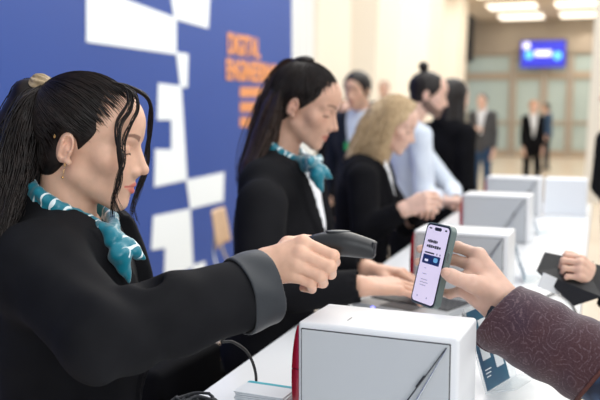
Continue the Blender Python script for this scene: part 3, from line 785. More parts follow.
# ================================================================ ATTENDANT WITH THE SCANNER
p1 = Person((88, 140, 1.41), -5, 'woman with dark ponytail and teal neck scarf holding out a scanner', pitch=10, hy=.028, lean=.02, nz=1.445, cs=.62, hscale=.955)
for sd in (1, -1): p1.arms[sd]['fold'] = None; del p1.arms[sd]['fold']
a = p1.arms[1]
a['S'] = p1.px(38, 270, 1.29); a['E'] = p1.px(104, 337, 1.17); a['W'] = p1.px(266, 287, 1.305); a['r'] = (.068, .063, .054)
E32, W32, S32 = (a[q].astype(np.float32) for q in 'EWS')
_ax = (W32-E32)/np.linalg.norm(W32-E32); _ax2 = (E32-S32)/np.linalg.norm(E32-S32)
def p1fold(P):
    t = (P-E32)@_ax; t2 = (P-S32)@_ax2; q = P@A3(*p1.dirl(_u)); q2 = P@A3(*p1.dirl(_f))
    e = np.exp(-((t-.02)/.07)**2); e2 = np.exp(-((t-.10)/.06)**2)
    w = .0040*e*np.sin(t*62+q*40+np.sin(q2*30)) + .0030*e2*np.sin(t*48-q*55) + .0014*np.sin(t*38+q*30+q2*26)*np.sin(t*17-q*12)
    b = -.016*np.exp(-(np.linalg.norm(P-p1.px(172, 290, 1.20).astype(np.float32), axis=1)/.028)**2) - .010*np.exp(-(np.linalg.norm(P-p1.px(150, 308, 1.13).astype(np.float32), axis=1)/.022)**2)
    return w+b
a['fold'] = p1fold
# right hand closed round the scanner grip: joints by place
g = lambda *q: p1.px(*q)
a['F'] = [[g(303, 243, 1.312), g(333, 256, 1.300), g(335, 262, 1.330), g(325, 263, 1.352)],
          [g(301, 254, 1.300), g(330, 267, 1.290), g(331, 274, 1.320), g(320, 274, 1.345)],
          [g(297, 265, 1.298), g(321, 276, 1.290), g(323, 283, 1.316), g(312, 283, 1.340)],
          [g(292, 275, 1.303), g(311, 283, 1.297), g(312, 289, 1.320), g(303, 288, 1.338)]]
a['T'] = [g(275, 260, 1.335), g(288, 245, 1.350), g(304, 241, 1.365), g(318, 243, 1.372)]
a['W2'] = g(262, 268, 1.315); a['hs'] = 1.0; a['rk'] = 1.13; a['res'] = .0014
b_ = p1.arms[-1]; b_['E'] = p1.ll(at(60, 350, 1.66)); b_['W'] = p1.ll(at(100, 440, 1.58)); b_['D'] = p1.dirl((.3, .1, -.9)); b_['N'] = p1.dirl((0, 1, 0))
p1.body(hres=.0017, lip=(.86, .38, .42), brow=.22)
p1.bodyo.data.materials[0] = SKIN_A
p1.shirt(mat('black_top', (.006, .006, .007), .7), .007, 'top', False)
def puck(P, d):
    for q, r in ((p1.px(173, 297, 1.215), .027), (p1.px(134, 307, 1.185), .028)):
        d = smin(d, sph(P, q, r), .012)
    return smax(d, -sph(P, p1.px(150, 279, 1.195), .019), .014)
p1.jacket(BLACK, .0038, vz=1.10, vw=.062, thick=.020, name='blazer', extra=puck)
p1.trousers(BLACK2); p1.shoes()
# turned-back cuff
def cuff(P):
    ax = _ax; c = W32-ax*.026; h = (P-c)@ax; r = cone(P, W32-ax*.12, W32+ax*.05, .0575, .0560)+.0018*np.sin((P@A3(*p1.dirl(_u)))*90+h*60)
    d = smax(np.abs(r-.0022)-.0022, np.abs(h)-.026, .003); return d
sdf_obj('cuff', cuff, p1.arms[1]['W']-.10, p1.arms[1]['W']+.10, .0022, CUFF, p1.root)
p1.tw = .019; p1.scarf(.0022, K=p1.px(112, 237, 1.345), back=(-.06, .045), bow=0, tail=.80)
# hair
p1.hair(HAIR_DK, 'pulled', .0025, thick=.003, rough=.0)
TIE = (0, -.080, .070)
st = [p1.h2l(q) for q in scalp_strands(TIE, 1500, seed=3)]
tubes('scalp_hair', st, .0009, HAIR_DK, p1.root, 3, taper=.7, base=.1)
G = [[p1.px(*q) for q in gd] for gd in (
    [(45, 82, 1.44), (20, 84, 1.47), (0, 128, 1.47), (-14, 170, 1.46), (-24, 225, 1.44), (-30, 285, 1.42)],
    [(47, 84, 1.40), (24, 100, 1.36), (8, 135, 1.35), (-2, 175, 1.33), (-10, 222, 1.28), (-14, 262, 1.25)],
    [(48, 86, 1.40), (34, 104, 1.37), (26, 140, 1.36), (20, 180, 1.34), (8, 215, 1.29), (-2, 250, 1.25)],
    [(49, 88, 1.42), (44, 108, 1.43), (41, 142, 1.43), (34, 180, 1.42), (22, 212, 1.40), (6, 240, 1.38)])]
tubes('ponytail', bundle(G, 1500, .004, 5, wav=.004), .0013, HAIR_DK, p1.root, 3, taper=.35)
tieA = np.array((0, -.074, .064)); tieB = np.array((0, -.100, .082)); tA, tB = p1.h2l(tieA), p1.h2l(tieB)
def tiesdf(P):
    ax = ((tB-tA)/np.linalg.norm(tB-tA)).astype(np.float32); q = P-tA.astype(np.float32); h = q@ax; rad = q-h[:, None]*ax; an = np.arctan2(rad[:, 2], rad[:, 0])
    return cone(P, tA, tB, .0215, .0175)+.0022*np.sin(an*11+h*260)
sdf_obj('hair_tie', tiesdf, (tA+tB)/2-.05, (tA+tB)/2+.05, .0020, noisy('straw_silk', (.26, .18, .09), (.50, .38, .24), 90, .5), p1.root)
PT = [p1.px(*q) for q in [(47, 84, 1.42), (28, 94, 1.42), (14, 130, 1.42), (6, 170, 1.41), (-6, 215, 1.38), (-14, 262, 1.34)]]
def ptail(P):
    d = None; rr = (.014, .024, .034, .036, .038, .030)
    for i in range(5):
        e = cone(P, PT[i], PT[i+1], rr[i], rr[i+1]); d = e if d is None else smin(d, e, .01)
    return d
sdf_obj('ponytail_core', ptail, np.min(PT, 0)-.06, np.max(PT, 0)+.06, .004, HAIR_DK, p1.root)
def wisps(name, guides, n, rad, seed, jit=.0016):
    out = []; rs = np.random.RandomState(seed)
    for gd in guides:
        base = catmull([p1.px(*q) for q in gd], 40)
        for i in range(n):
            s = np.linspace(0, 1, 40)[:, None]; out.append(base+rs.normal(0, jit, 3)*(.4+s)+.0016*np.sin(s*rs.uniform(5, 12)+rs.rand()*6)*rs.normal(0, 1, 3))
    return tubes(name, out, rad, HAIR_DK, p1.root, 3, taper=.3)
wisps('loose_strands', [
    [(112, 82, 1.345), (126, 88, 1.345), (128, 103, 1.340), (117, 122, 1.335), (117, 142, 1.335), (123, 160, 1.335), (117, 182, 1.335), (115, 200, 1.34), (121, 214, 1.35)],
    [(116, 84, 1.345), (131, 92, 1.345), (131, 108, 1.345), (121, 124, 1.335), (119, 145, 1.33), (121, 168, 1.335), (119, 185, 1.335), (113, 198, 1.34), (112, 216, 1.35)],
    [(116, 86, 1.36), (134, 94, 1.36), (138, 108, 1.36), (131, 124, 1.352), (124, 142, 1.345), (124, 160, 1.34)]], 16, .0008, 8)
wisps('far_strands', [
    [(110, 84, 1.42), (131, 87, 1.43), (148, 98, 1.46), (151, 120, 1.475), (147, 150, 1.48), (144, 172, 1.48), (137, 190, 1.475), (133, 206, 1.47), (137, 222, 1.465)],
    [(116, 86, 1.42), (137, 91, 1.44), (150, 104, 1.47), (149, 128, 1.48), (149, 160, 1.48), (143, 180, 1.48), (135, 200, 1.475), (131, 214, 1.47)]], 14, .0008, 9)
# earrings
GOLD = mat('gold', (.8, .5, .2), .25, metal=1)
def hp(x, y, z): return Vector(p1.h2l(np.array((x, y, z))))
bm = bmesh.new(); add_cyl(bm, hp(.082, -.006, -.046), hp(.083, -.006, -.060), .0005, None, 6); bmesh.ops.create_uvsphere(bm, u_segments=10, v_segments=8, radius=.0019, matrix=Matrix.Translation(hp(.083, -.006, -.062))); bm_obj('drop_earring', bm, GOLD, p1.root, True)
for c in ((.081, -.006, -.040), (.0815, -.030, .004)):
    bm = bmesh.new(); n = 14
    ring = [hp(c[0]+.003*math.cos(t*2*math.pi/n), c[1], c[2]+.003*math.sin(t*2*math.pi/n)) for t in range(n+1)]
    for q0, q1 in zip(ring[:-1], ring[1:]): add_cyl(bm, q0, q1, .0006, None, 6)
    bm_obj('hoop_earring', bm, GOLD, p1.root, True)

# ---- scanner held in her hand
def up3(px, py, d): return at(px, py, d)
sr = empty('barcode_scanner', at(340, 245, 1.30), 0, 'black handheld barcode scanner pointed at the phone', 'scanner')
so = np.array(sr.location)
_sp = catmull([(286, 262, 1.350, .0120), (302, 250, 1.343, .0140), (320, 244.5, 1.337, .0180), (342, 243.5, 1.330, .0200), (360, 247, 1.325, .0178), (376, 252, 1.321, .0162)], 22)
SPTS = [tuple(q) for q in _sp]
def scan(P):
    d = None
    for (x0, y0, d0, r0), (x1, y1, d1, r1) in zip(SPTS[:-1], SPTS[1:]):
        A_, B_ = at(x0, y0, d0)-so, at(x1, y1, d1)-so; e = cone(P, A_, B_, r0, r1); d = e if d is None else smin(d, e, .0015)
    ax = at(376, 248, 1.318)-at(352, 245, 1.325); ax /= np.linalg.norm(ax); tip = (at(375, 252, 1.32)-so).astype(np.float32)
    d = smax(d, (P-tip)@ax.astype(np.float32), .002)
    low = (at(340, 258, 1.33)-so).astype(np.float32); n = -_u*1.0+np.array([0, 0, 0]); n = n/np.linalg.norm(n)
    return smax(d, (P-low)@A3(*n), .003)
sdf_obj('scanner_body', scan, (-.14, -.12, -.07), (.08, .12, .06), .0014, SCAN, sr)
def scw(P):   # window frame at the nose
    c = (at(374, 249, 1.32)-so).astype(np.float32); ax = at(376, 248, 1.318)-at(352, 245, 1.325); ax = (ax/np.linalg.norm(ax)).astype(np.float32)
    u_ = A3(*_u); s_ = np.cross(ax, u_); s_ /= np.linalg.norm(s_); u_ = np.cross(s_, ax); q = P-c; R = np.stack([s_, u_, ax], 1)
    return smax(rbox(P, c, (.0150, .0120, .0035), .003, R), -rbox(P, c+ax*.004, (.0125, .0090, .004), .002, R), .0005)
sdf_obj('nose_frame', scw, (-.0, -.04, -.05), (.09, .06, .05), .0012, DARKPL, sr)
def led(P): return ell(P, at(338, 231.4, 1.33)-so, (.020, .009, .0026), np.array([_r, _f, _u]).T)
sdf_obj('button_pad', led, at(338, 233, 1.33)-so-.03, at(338, 233, 1.33)-so+.03, .0011, GREYPL, sr)
V_ = [at(296, 256, 1.345), at(283, 275, 1.36), at(262, 318, 1.37), at(238, 335, 1.40), at(225, 338, 1.42)]
cable('scanner_cable', [np.array(q)-so for q in [at(292, 254, 1.345), at(278, 275, 1.375), at(250, 318, 1.40), at(222, 340, 1.42), at(233, 342, 1.43), at(247, 352, 1.44), at(255, 370, 1.44), at(256, 390, 1.44), (-.50, 1.17, CT+.004), (-.46, 1.10, CT+.004)]], .0026, CORD, sr)

# ================================================================ SECOND ATTENDANT
p2 = Person((305, 104, 2.22), -16, 'woman with long high ponytail, teal scarf and white blouse, typing at laptop', pitch=20, hy=.06, lean=.04, skin=SKIN_B, nz=1.44, cs=.6, hscale=.925)
a = p2.arms[1]; a['S'] = p2.px(262, 205, 2.04); a['E'] = p2.px(258, 296, 1.98); a['W'] = p2.px(360, 286, 1.93); a['r'] = (.064, .055, .038)
a['D'] = p2.dirl(at(408, 284, 1.98)-at(360, 286, 1.93)); a['N'] = (.25, 0, 1); a['pose'] = dict(curl=(16, 20, 12)); a['hs'] = .98
a = p2.arms[-1]; a['E'] = p2.px(300, 255, 2.32); a['W'] = p2.px(366, 268, 2.16); a['D'] = p2.dirl(at(410, 274, 2.12)-at(366, 268, 2.16)); a['N'] = (-.2, 0, 1); a['pose'] = dict(curl=(22, 28, 14)); a['r'] = (.060, .052, .038)
p2.body(.0024, handres=.0022, lip=(.78, .42, .42), brow=.25); p2.shirt(WHITECL, .007, 'blouse', False)
p2.jacket(BLACK, .006, vz=1.04, vw=.088, thick=.014, name='blazer'); p2.trousers(BLACK2, flare=.03); p2.shoes(); p2.tw = .020; p2.scarf(.0035, K=p2.px(312, 164, 2.12), bow=1.4, tail=.8)
p2.hair(HAIR_DK, 'pulled', .004, thick=.007, rough=0)
T2 = (0, -.040, .116)
tubes('scalp_hair', [p2.h2l(q) for q in scalp_strands(T2, 900, seed=6, lift=.003)], .0012, HAIR_DK, p2.root, 3, taper=.7, base=.1)
G = [[p2.px(*q) for q in gd] for gd in (
    [(302, 60, 2.24), (284, 64, 2.27), (266, 90, 2.28), (254, 125, 2.28), (244, 160, 2.26), (240, 192, 2.24)],
    [(304, 64, 2.19), (290, 76, 2.19), (277, 108, 2.17), (266, 140, 2.16), (254, 170, 2.12), (246, 200, 2.08)],
    [(306, 64, 2.20), (297, 80, 2.24), (290, 112, 2.28), (282, 140, 2.28), (268, 168, 2.27), (256, 190, 2.25)])]
tubes('ponytail', bundle(G, 900, .006, 15, wav=.004), .0020, HAIR_BR, p2.root, 3, taper=.4)
PT2 = [p2.px(*q) for q in [(300, 64, 2.22), (288, 76, 2.22), (276, 108, 2.22), (266, 138, 2.22), (255, 168, 2.19), (247, 192, 2.16)]]
def ptail2(P):
    d = None; rr = (.018, .026, .034, .038, .036, .026)
    for i in range(5):
        e = cone(P, PT2[i], PT2[i+1], rr[i], rr[i+1]); d = e if d is None else smin(d, e, .01)
    return d
sdf_obj('ponytail_core', ptail2, np.min(PT2, 0)-.06, np.max(PT2, 0)+.06, .005, HAIR_BR, p2.root)
tc = p2.h2l(np.array(T2)); sdf_obj('hair_tie', lambda P: smin(ell(P, tc, (.024, .024, .014)), ell(P, tc+[0, -.02, -.006], (.022, .022, .015)), .01), tc-.06, tc+.06, .004, HAIR_DK, p2.root)

# ================================================================ BLONDE ATTENDANT
p3 = Person((393, 124, 3.35), -14, 'woman with long blonde hair in black blazer and white blouse, looking down', pitch=22, hy=.10, lean=.04, skin=SKIN_C, hscale=.93)
a = p3.arms[1]; a['S'] = p3.px(363, 180, 3.18); a['E'] = p3.px(366, 232, 3.10); a['W'] = p3.px(402, 210, 3.05); a['r'] = (.062, .054, .040); a['D'] = p3.dirl(at(428, 200, 3.02)-at(402, 210, 3.05)); a['N'] = p3.dirl(-_f+.6*_u); a['pose'] = dict(curl=(35, 45, 25))
a = p3.arms[-1]; a['E'] = p3.px(408, 225, 3.45); a['W'] = p3.px(425, 207, 3.25); a['D'] = p3.dirl(at(430, 198, 3.08)-at(425, 207, 3.25)); a['N'] = (0, .3, 1); a['pose'] = dict(curl=(35, 45, 25))
p3.body(.004, handres=.0035, lip=(.75, .4, .4), brow=.5); p3.shirt(WHITECL, .009, 'blouse'); p3.jacket(BLACK2, .009, vz=1.0, vw=.085, thick=.014, name='blazer'); p3.trousers(BLACK2); p3.shoes()
def lh(Hh, d):
    X = np.abs(Hh[:, 0]); M = np.stack([X, Hh[:, 1], Hh[:, 2]], 1)
    c = smin(cone(M, (.070, .004, .02), (.078, .012, -.12), .020, .024), cone(M, (.078, .012, -.12), (.085, .030, -.22), .024, .012), .01)
    b = cone(M, (.03, -.075, .02), (.045, -.095, -.19), .045, .040); d = smin(smin(d, c, .015), b, .02); d = smin(d, cone(M, (.02, .05, .105), (.065, .030, .03), .016, .014), .012); return d
p3.hair(HAIR_BL, 'long', .005, extra=lh, lo=(-.15, -.18, -.27), hi=(.15, .12, .16), rough=.002)
G = []
for sd in (1, -1):
    gs = [[p3.h2l(np.array(q)*np.array([sd, 1, 1])) for q in gd] for gd in (
        [(.01, .06, .118), (.05, .045, .08), (.080, .022, .0), (.090, .020, -.08), (.096, .035, -.16), (.090, .05, -.235)],
        [(.01, .02, .125), (.06, .01, .09), (.094, -.005, .0), (.104, .0, -.08), (.11, .01, -.16), (.10, .03, -.25)],
        [(.01, -.03, .125), (.06, -.05, .09), (.090, -.05, .0), (.10, -.06, -.08), (.10, -.07, -.16), (.09, -.07, -.26)],
        [(.005, -.07, .105), (.03, -.105, .05), (.045, -.125, -.02), (.05, -.13, -.1), (.05, -.13, -.18), (.04, -.12, -.27)])]
    G += bundle(gs, 300, .004, 21+sd, wav=.0022)
tubes('hair_lengths', G, .0030, HAIR_BL, p3.root, 3, taper=.4)

# ================================================================ MAN WITH THE BUN
p4 = Person((428, 94, 4.4), -4, 'bearded man with dark top bun in light blue shirt behind the blonde woman', pitch=12, hy=.09, lean=.03, female=False, skin=SKIN_C, girth=.86)
a = p4.arms[1]; a['S'] = p4.px(421, 136, 4.24); a['E'] = p4.px(424, 194, 4.2); a['W'] = p4.px(447, 202, 4.1); a['D'] = p4.dirl(at(462, 201, 4.05)-at(447, 202, 4.1)); a['N'] = (0, 0, 1); a['r'] = (.060, .052, .040)
a = p4.arms[-1]; a['E'] = p4.px(452, 190, 4.6); a['W'] = p4.px(456, 201, 4.35); a['D'] = p4.dirl(at(465, 200, 4.2)-at(456, 201, 4.35)); a['N'] = (0, 0, 1)
p4.body(.005, handres=.004, lip=(.8, .5, .48), brow=.15, beard=.85)
p4.jacket(SHIRTBLUE, .009, vz=1.45, hem=.84, name='shirt', thick=.004, lapel=False, folds=.003); p4.trousers(BLACK2); p4.shoes()
p4.hair(HAIR_BK, 'pulled', .005, thick=.007, extra=lambda Hh, d: smin(d, sph(Hh, (0, -.055, .135), .027), .008), lo=(-.11, -.15, -.12), hi=(.11, .12, .19), hl=(.030, .75))

# ================================================================ PEOPLE FARTHER BACK
p5 = Person((454, 98, 5.0), 35, 'woman with long dark hair in black behind the bearded man', hy=.05, skin=SKIN_C)
p5.body(.006, handres=.006); p5.jacket(BLACK2, .011, vz=1.45, hem=.78, name='jacket', lapel=False); p5.trousers(BLACK2); p5.shoes()
def lh2(Hh, d):
    X = np.abs(Hh[:, 0]); M = np.stack([X, Hh[:, 1], Hh[:, 2]], 1)
    return smin(smin(d, cone(M, (.055, -.01, .02), (.075, -.03, -.20), .034, .034), .02), cone(M, (.02, -.06, .02), (.04, -.10, -.33), .05, .04), .03)
p5.hair(HAIR_BK, 'long', .007, extra=lh2, lo=(-.14, -.18, -.4), hi=(.14, .12, .16), rough=.004)

p6 = Person((357, 90, 5.7), -122, 'man with short dark hair, blue collar and white badge, behind the second woman', pitch=8, hy=.07, female=False, skin=SKIN_A, girth=1.1, hscale=1.04)
p6.body(.006, handres=.006, brow=.3, beard=.15); p6.shirt(SHIRTBLUE, .01); p6.jacket(NAVY, .011, vz=1.08, vw=.09, name='suit_jacket'); p6.trousers(NAVY); p6.shoes(); p6.hair(HAIR_BK, 'short', .006, thick=.016, hl=(.035, .7))
def flat(name, c, s, m, par, R=None): return box(name, c, s, m, par, .002, 1, R)
flat('badge', (-.03, .152, 1.24*p6.k), (.075, .006, .10), WHITECL, p6.root); flat('badge_clip', (.035, .150, 1.22*p6.k), (.03, .006, .06), mat('green_card', (.03, .45, .14), .5), p6.root)
p6b = Person((343, 112, 7.6), -60, 'person with tan brown hair between second woman and man with white badge', hy=.05, skin=SKIN_C)
p6b.body(.008, handres=.008); p6b.jacket(BLACK2, .014, vz=1.45, name='jacket', lapel=False); p6b.trousers(BLACK2, .016); p6b.shoes(); p6b.hair(hair_mat('hair_tan', (.20, .09, .03), (.3, .14, .05)), 'long', .008)

p7 = Person((384, 89, 11.5), -100, 'man with cropped hair and dark jacket far behind the blonde woman', hy=.05, female=False, skin=SKIN_C)
p7.body(.010, handres=.009, beard=.4); p7.shirt(BLACK2, .014); p7.jacket(NAVY, .016, name='jacket'); p7.trousers(NAVY, .02); p7.shoes(); p7.hair(HAIR_BK, 'short', .009, thick=.005)

p8 = Person((482, 101, 13.0), -115, 'man in grey jacket, white shirt and blue jeans on the far floor', hy=.05, female=False, skin=SKIN_C, girth=.88)
a = p8.arms[1]; a['E'] = a['S']+[.03, .0, -.28]; a['W'] = a['E']+[-.12, .22, .08]; a['D'] = (-.7, .6, .1); a['N'] = (0, .2, 1)
p8.body(.010, handres=.009); p8.shirt(WHITECL, .014); p8.jacket(GREYCL, .016, vz=1.05, vw=.08, name='jacket'); p8.trousers(JEANS, .02); p8.shoes(); p8.hair(HAIR_BR, 'short', .009, thick=.010)
p9 = Person((534, 107, 14.6), -95, 'woman with copper hair, black suit and white blouse walking on the far floor', hy=.05, skin=SKIN_C, girth=.85)
p9.body(.010, handres=.009); p9.shirt(WHITECL, .014, 'blouse'); p9.jacket(BLACK2, .016, vz=1.0, vw=.075, name='blazer'); p9.trousers(BLACK2, .02, .015); p9.shoes(); p9.hair(HAIR_OR, 'long', .009, thick=.012)
p10 = Person((546, 108, 21.0), 170, 'person in blue jacket near the glazed doors', hy=.05, skin=SKIN_C)
p10.body(.012, handres=.011); p10.jacket(JEANS, .018, vz=1.45, name='jacket', lapel=False); p10.trousers(NAVY, .022); p10.shoes(); p10.hair(HAIR_BK, 'short', .011)

# visitors on the public side
p11 = Person((622, 92, 4.3), 175, 'visitor in black jacket cut by the right edge, beyond the folder', hy=.05, female=False, skin=SKIN_C)
a = p11.arms[1]; a['E'] = p11.px(601, 186, 4.25); a['W'] = p11.px(622, 215, 4.1); a['S'] = p11.px(607, 140, 4.3)
p11.body(.008, handres=.006); p11.jacket(BLACK2, .012, vz=1.45, name='jacket', lapel=False); p11.trousers(noisy('grey_check', (.06, .07, .07), (.3, .32, .3), 30, .8), .014); p11.shoes(); p11.hair(HAIR_BK, 'short', .008)


# ================================================================ VISITOR WITH THE PHONE
ph_c = at(432.5, 265, 1.45)
PW = _r*.44-_u*.10-_f*.892; PW /= np.linalg.norm(PW)
PU = _r*.222+_u*.975; PU = PU-PW*(PU@PW); PU /= np.linalg.norm(PU); PN = np.cross(PW, PU)
if PN@_r > 0: PN = -PN
phr = empty('smartphone', ph_c, 0, 'smartphone in clear case held up, white ticket page on screen', 'smartphone')
RM = Matrix((PW, PU, np.cross(PW, PU))).transposed().to_4x4()
zs = 1 if np.cross(PW, PU)@PN > 0 else -1
def slab(name, w, h, z0, z1, rad, m, cx=0, cy=0, n=8, par=None):
    bm = bmesh.new(); pts = []
    for (sx, sy, a0) in ((1, 1, 0), (-1, 1, 90), (-1, -1, 180), (1, -1, 270)):
        for i in range(n+1):
            t = math.radians(a0+90*i/n); pts.append((cx+sx*(w/2-rad)+rad*math.cos(t), cy+sy*(h/2-rad)+rad*math.sin(t), z0*zs))
    add_prism(bm, pts, (0, 0, (z1-z0)*zs)); bm.transform(RM); return bm_obj(name, bm, m, par or phr)
PHW, PHH = .0690, .1410
slab('case', PHW+.004, PHH+.004, -.0085, .0035, .0115, mat('clear_case', (.17, .22, .21), .2, spec=.6, alpha=.9), n=8)
slab('phone_body', PHW, PHH, -.004, .0040, .0100, mat('phone_rim', (.05, .06, .075), .25, metal=.6))
slab('screen_border', PHW-.001, PHH-.001, .0040, .0043, .0095, GLOSSBL)
scn = slab('screen', PHW-.005, PHH-.005, .0043, .0046, .0080, mat('screen_lilac', (.5, .45, .55), .2, emit=(.56, .50, .66), estr=.85))
INK = mat('screen_ink', (.02, .02, .03), .3); NAVYS = mat('screen_navy', (.01, .02, .08), .3, emit=(.01, .02, .09), estr=.6); LILG = mat('screen_grey', (.2, .18, .25), .3, emit=(.3, .27, .36), estr=.6)
def sp(name, cx, cy, w, h, m, r=.0012, z=.0047): return slab(name, w, h, z-.0001, z+.0001, r, m, cx, cy, 3, scn)
sp('camera_cutout', 0, .0625, .020, .0058, INK, .0028)
def scr_text(body, cx, cy, w, h, m=INK):
    me = text_mesh(body, 1, .015); co = np.array([v.co for v in me.vertices]); mn, mx = co.min(0), co.max(0)
    for v in me.vertices: v.co = RM @ Vector((cx-w/2+(v.co.x-mn[0])/(mx[0]-mn[0])*w, cy-h/2+(v.co.y-mn[1])/(mx[1]-mn[1])*h, .0048*zs+v.co.z*.01*zs))
    return link('screen_text', me, scn, m)
sp('screen_word', -.022, .0625, .008, .0024, INK); sp('battery_icon', .023, .0625, .006, .003, INK)
for (cx, cy, w, h) in ((-.008, .040, .030, .0060), (-.002, .031, .042, .0060)):
    for i in range(7): sp('screen_word', cx-w/2+w*(i+.5)/7, cy, w/7*.82, h*(.9 if i % 3 else .65), INK, .0008)
sp('screen_word', -.010, .0195, .028, .0026, INK); sp('screen_icon', .012, .0195, .004, .004, LILG, .0019); sp('screen_icon', .021, .0195, .004, .004, LILG, .0019)
sp('screen_banner', -.001, .008, .050, .016, NAVYS); sp('banner_mark', .012, .009, .012, .008, mat('banner_cyan', (.1, .3, .5), .3, emit=(.15, .35, .55), estr=.7), .003, .0050); sp('banner_mark', -.014, .006, .010, .004, mat('banner_white', (.6, .6, .7), .3, emit=(.5, .5, .6), estr=.8), .001, .0050)
for cy, w in ((-.008, .006), (-.018, .012), (-.028, .020), (-.033, .024), (-.038, .018)): sp('screen_line', -.014+w/4, cy, w, .0012, LILG, .0005)
sp('screen_icon', -.018, -.058, .003, .003, LILG, .001); sp('screen_icon', .010, -.058, .003, .003, LILG, .001)
slab('side_button', .0012, .016, -.001, .001, .0004, mat('phone_key', (.5, .5, .5), .3, metal=1), PHW/2+.0024, .020)


q1 = Person(dict(w=(.44, 1.12, 1.66)), 160, 'visitor whose hand in burgundy paisley sleeve holds up the phone', pitch=12, hy=.05, lean=.02, female=False, skin=SKIN_D)
g = lambda *q: q1.px(*q)
a = q1.arms[1]; a['S'] = q1.ll((.40, 1.30, 1.40)); a['E'] = q1.ll(at(690, 416, 1.26)); a['W'] = q1.ll(at(505, 318, 1.405)); a['r'] = (.066, .060, .052)
a['F'] = [[g(479, 255, 1.435), g(458, 247, 1.468), g(436, 246, 1.492), g(420, 249, 1.486)],
          [g(474, 266, 1.430), g(455, 260, 1.472), g(434, 259, 1.495), g(418, 262, 1.486)],
          [g(468, 278, 1.430), g(452, 277, 1.465), g(438, 275, 1.488), g(428, 274, 1.496)],
          [g(464, 290, 1.425), g(450, 294, 1.450), g(440, 292, 1.470), g(432, 288, 1.484)]]
a['T'] = [g(492, 292, 1.400), g(473, 284, 1.385), g(458, 279, 1.382), g(446, 273, 1.388)]
a['W2'] = g(502, 304, 1.410); a['hs'] = 1.10; a['res'] = .0015; a['rk'] = 1.0
nR = np.array([q1.dirl(v) for v in (_r*.93-_u*.2+_f*.1, _u*.97+_r*.2, -_f)]).T
a['nails'] = [(g(445.5, 272.3, 1.3765), (.0068, .0052, .0035, nR))]
b_ = q1.arms[-1]
q1.body(.004); q1.shirt(WHITECL, .01)
E32b, W32b = a['E'].astype(np.float32), a['W'].astype(np.float32)
q1.jacket(BLUEPAT, .005, vz=1.05, vw=.09, name='blue_floral_coat'); q1.trousers(NAVY); q1.shoes(); q1.hair(HAIR_BR, 'short', .006)
axb = (W32b-E32b)/np.linalg.norm(W32b-E32b)
def pcuff(P):
    u_ = q1.dirl(_u).astype(np.float32); st = W32b; h = (P-st)@axb+.30*((P-st)@u_)         # slanting mouth
    r = cone(P, W32b-axb*.30, W32b+axb*.06, .065, .0580)
    w = .0016*np.sin(h*55+((P-st)@u_)*30)+.001*np.sin(h*120)
    d = smax(np.abs(r-.001+w)-.0028, h-.018, .003); d = smax(d, -.195-h, .003)
    q = (P-st); lo_ = q@u_; fr = q@q1.dirl(_f).astype(np.float32)
    return smax(d, -np.maximum(np.maximum(lo_+.030, -.045-h), np.abs(fr+.010)-.004), .002)   # vent at the lower edge
sdf_obj('paisley_cuff', pcuff, np.minimum(a['W'], a['E'])-.09, np.maximum(a['W'], a['E'])+.09, .0024, PAIS, q1.root)
def trim(P):
    u_ = q1.dirl(_u).astype(np.float32); h = (P-W32b)@axb+.30*((P-W32b)@u_); r = cone(P, W32b-axb*.30, W32b+axb*.06, .065, .0580)
    return smax(np.abs(r-.002)-.0042, np.abs(h+.196)-.004, .002)
sdf_obj('cuff_trim', trim, np.minimum(a['W'], a['E'])-.09, np.maximum(a['W'], a['E'])+.09, .0024, noisy('rust_trim', (.07, .02, .018), (.12, .035, .025), 200, .7), q1.root)
def shirtcuff(P):
    r = cone(P, W32b-axb*.06, W32b+axb*.06, .031, .031); h = (P-W32b-axb*.004)@axb; return smax(np.abs(r)-.0015, np.abs(h)-.020, .002)
sdf_obj('wrist_band', shirtcuff, a['W']-.07, a['W']+.07, .0018, mat('dark_band', (.01, .015, .03), .5), q1.root)

# ================================================================ VISITOR WITH THE FOLDER
q2 = Person(dict(w=(.40, 2.25, 1.58)), 172, 'visitor whose hand in black sleeve holds a black folder at the right edge', pitch=15, hy=.06, lean=.02, skin=SKIN_E)
a = q2.arms[-1]; a['S'] = q2.ll((.36, 2.08, 1.36)); a['E'] = q2.ll(at(672, 318, 1.80)); a['W'] = q2.ll(at(606, 287, 1.88)); a['r'] = (.062, .056, .048)
a['D'] = q2.dirl(at(585, 270, 1.86)-at(606, 287, 1.88)); a['N'] = q2.dirl(-_f*.8+_u*.6); a['pose'] = dict(curl=(50, 75, 40)); a['hs'] = .82
q2.body(.005, handres=.002); q2.jacket(BLACK2, .006, vz=1.1, name='coat', hem=.62); q2.shirt(BLACK2, .01); q2.trousers(BLACK2); q2.shoes(); q2.hair(HAIR_BR, 'long', .007)
fo = empty('document_folder', at(566, 280, 1.88), 0, 'open black leather folder held over the counter at the right', 'folder')
def fpl(name, pts, d0, th, m):
    o_ = np.array(fo.location); bm = bmesh.new(); add_prism(bm, [at(x, y, d)-o_ for x, y, d in pts], (_f*th)); return bm_obj(name, bm, m, fo)
LEA = noisy('black_leather', (.008, .008, .009), (.014, .014, .016), 300, .55, .3, .0004)
fpl('folder_cover', [(545, 253, 1.93), (537, 271, 1.90), (574, 306, 1.83), (602, 297, 1.80), (604, 266, 1.86), (584, 264, 1.89)], 0, .006, LEA)
fpl('folder_cover', [(545, 252, 1.96), (548, 258, 1.95), (590, 270, 1.90), (594, 262, 1.92)], 0, .005, LEA)
fpl('paper_sheet', [(549, 255, 1.945), (552, 260, 1.942), (588, 269, 1.905), (588, 264, 1.91)], 0, .001, WHITECL)
o = box('name_badge', (0, 0, 0), (.052, .004, .034), mat('badge_white', (.8, .82, .84), .35), None, .0015, 2); bmr = Matrix((_r*.92-_u*.39, _f, _u*.92+_r*.39)).transposed(); o.rotation_euler = bmr.to_euler(); o.location = at(551, 284, 1.87)
